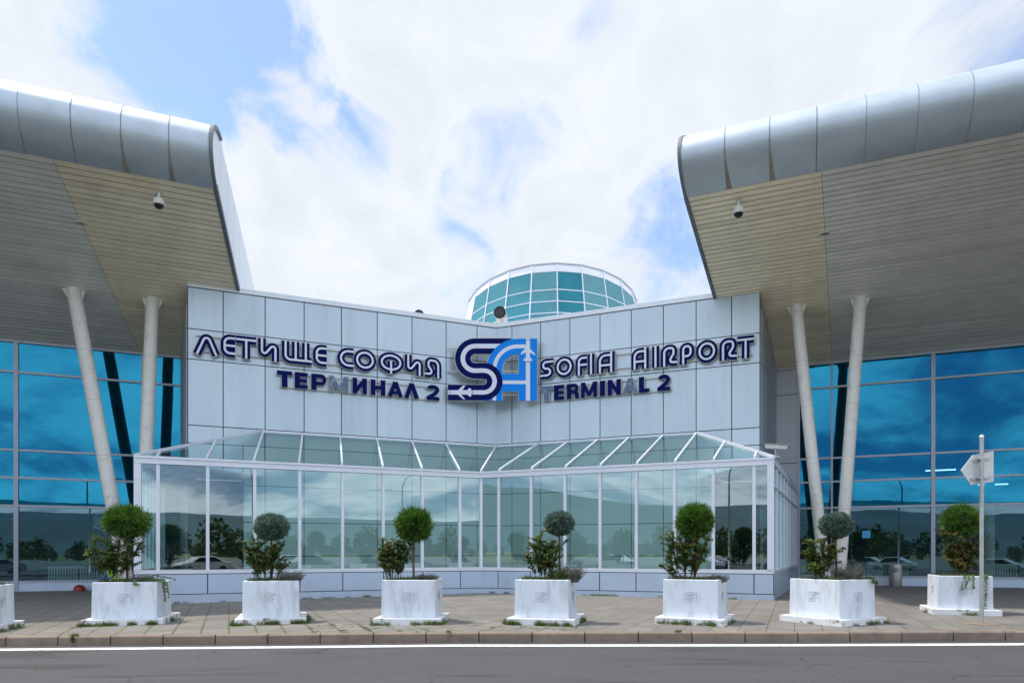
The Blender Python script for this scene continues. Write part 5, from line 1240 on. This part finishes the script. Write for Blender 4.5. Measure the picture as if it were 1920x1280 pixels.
y = 25.6; x = Xp(149, 28.6); rd = V((x, 28.6, gz(x))); b = MB(); b.lathe([(.22, 0), (.225, .05), (.205, .14), (.14, .22), (.05, .255), (.0, .26)], rd, 24)
r = thing('safety_helmet', rd, 'dark red dome-shaped helmet lying on the paving by the left glass wall', 'helmet'); b.build('shell', M['red'], r, smooth=True); b = MB(); b.lathe([(.22, .0), (.26, .006), (.225, .03)], rd, 24); b.build('brim', M['red'], r, smooth=True)

# ------------------------------------------------------------------ across the road, behind the camera: what the glass reflects
def street_lamp(x, y, label, s=1):
    r = thing('street_lamp', (x, y, -.3), label, 'street lamp', 'street lamps across the road')
    b = MB(); b.tube([(x, y, -.3), (x, y, 4), (x, y, 7.6), (x + s * .3, y + .1, 8.4), (x + s * 1.1, y + .3, 8.8), (x + s * 1.8, y + .5, 8.85)], [.10, .08, .06, .055, .045, .04], 10); b.build('pole', M['steel'], r, smooth=True)
    b = MB(); b.beam((x + s * 1.6, y + .45, 8.84), (x + s * 2.4, y + .65, 8.9), .25, .12); b.build('lamp_head', M['white_metal'], r)
street_lamp(-9, -9, 'grey street lamp across the road, left', 1); street_lamp(6, -10, 'grey street lamp across the road, middle', -1); street_lamp(20, -9, 'grey street lamp across the road, right', 1)
def far_trees():
    rn = random.Random(5); b = MB()
    for k in range(230):
        x = rn.uniform(-170, 170); y = rn.uniform(-100, -190); h = rn.uniform(2, 5) if rn.random() < .75 else rn.uniform(5, 9); c = V((x, y, h * .55))
        for i in range(330):
            d = V((rn.gauss(0, 1), rn.gauss(0, 1), rn.gauss(0, 1))).normalized(); P = c + V((d.x * h * .45, d.y * h * .45, d.z * h * .5)) * rn.uniform(.5, 1.05)
            a = V((rn.gauss(0, 1), rn.gauss(0, 1), rn.gauss(0, 1))).normalized() * h * .06; e = a.cross(V((rn.gauss(0, 1), rn.gauss(0, 1), rn.gauss(0, 1)))).normalized() * h * .06
            b.face([P - a, P + e, P + a, P - e])
    tagp(b.build('tree_belt', M['tree']), 'belt of trees across the car park', kind='stuff')
far_trees()
b = MB(); b.box(-60, 60, -38.2, -38, -.4, .7); tagp(b.build('low_wall', M['white_conc']), 'low white wall along the far side of the car park', 'wall')
def car(x, y, m, label, rz=0):
    r = thing('parked_car', (x, y, -.3), label, 'car', 'cars in the parking lot across the road', rz=rz); OFF[r.name] = V((0, 0, 0))
    b = MB(); pr = [(-2.1, .35), (-2.15, .7), (-1.9, .9), (-1.2, 1.0), (-.6, 1.42), (.7, 1.45), (1.5, 1.02), (2.05, .95), (2.15, .6), (2.1, .35)]
    b.prism([(p[0], -.85, p[1]) for p in pr], (0, 1.7, 0)); b.build('body', m, r, bevel=.08, recalc=True)
    b = MB(); b.prism([(p[0], -.87, p[1]) for p in ((-1.05, 1.0), (-.55, 1.36), (.65, 1.38), (1.25, 1.02))], (0, 1.74, 0)); b.build('window', M['black'], r, recalc=True)
    for wx in (-1.35, 1.35):
        for wy in (-.88, .70): b = MB(); b.tube([(wx, wy, .32), (wx, wy + .18, .32)], .32, 20); b.build('wheel', M['black'], r)
cm = [mat('car_white', (.7, .7, .7), .25, coat=1), mat('car_silver', (.4, .42, .45), .3, .6, coat=1), mat('car_dark', (.03, .035, .05), .25, coat=1), mat('car_yellow', (.6, .45, .03), .3, coat=1)]
for k, (x, y, c, nm) in enumerate(((-24, -14, 0, 'white'), (-15, -15, 1, 'silver'), (-6, -14, 2, 'dark'), (4, -15, 0, 'bright white'), (13, -14, 1, 'silver grey'), (24, -15, 2, 'dark blue'), (-20, -26, 2, 'black'), (-2, -26, 0, 'pale white'), (17, -26, 0, 'cream white'))):
    car(x, y, cm[c], nm + ' car parked across the road, ' + ('front row' if y > -20 else 'back row'), R(0 if k % 2 else 4))
print('objects', len(bpy.data.objects))
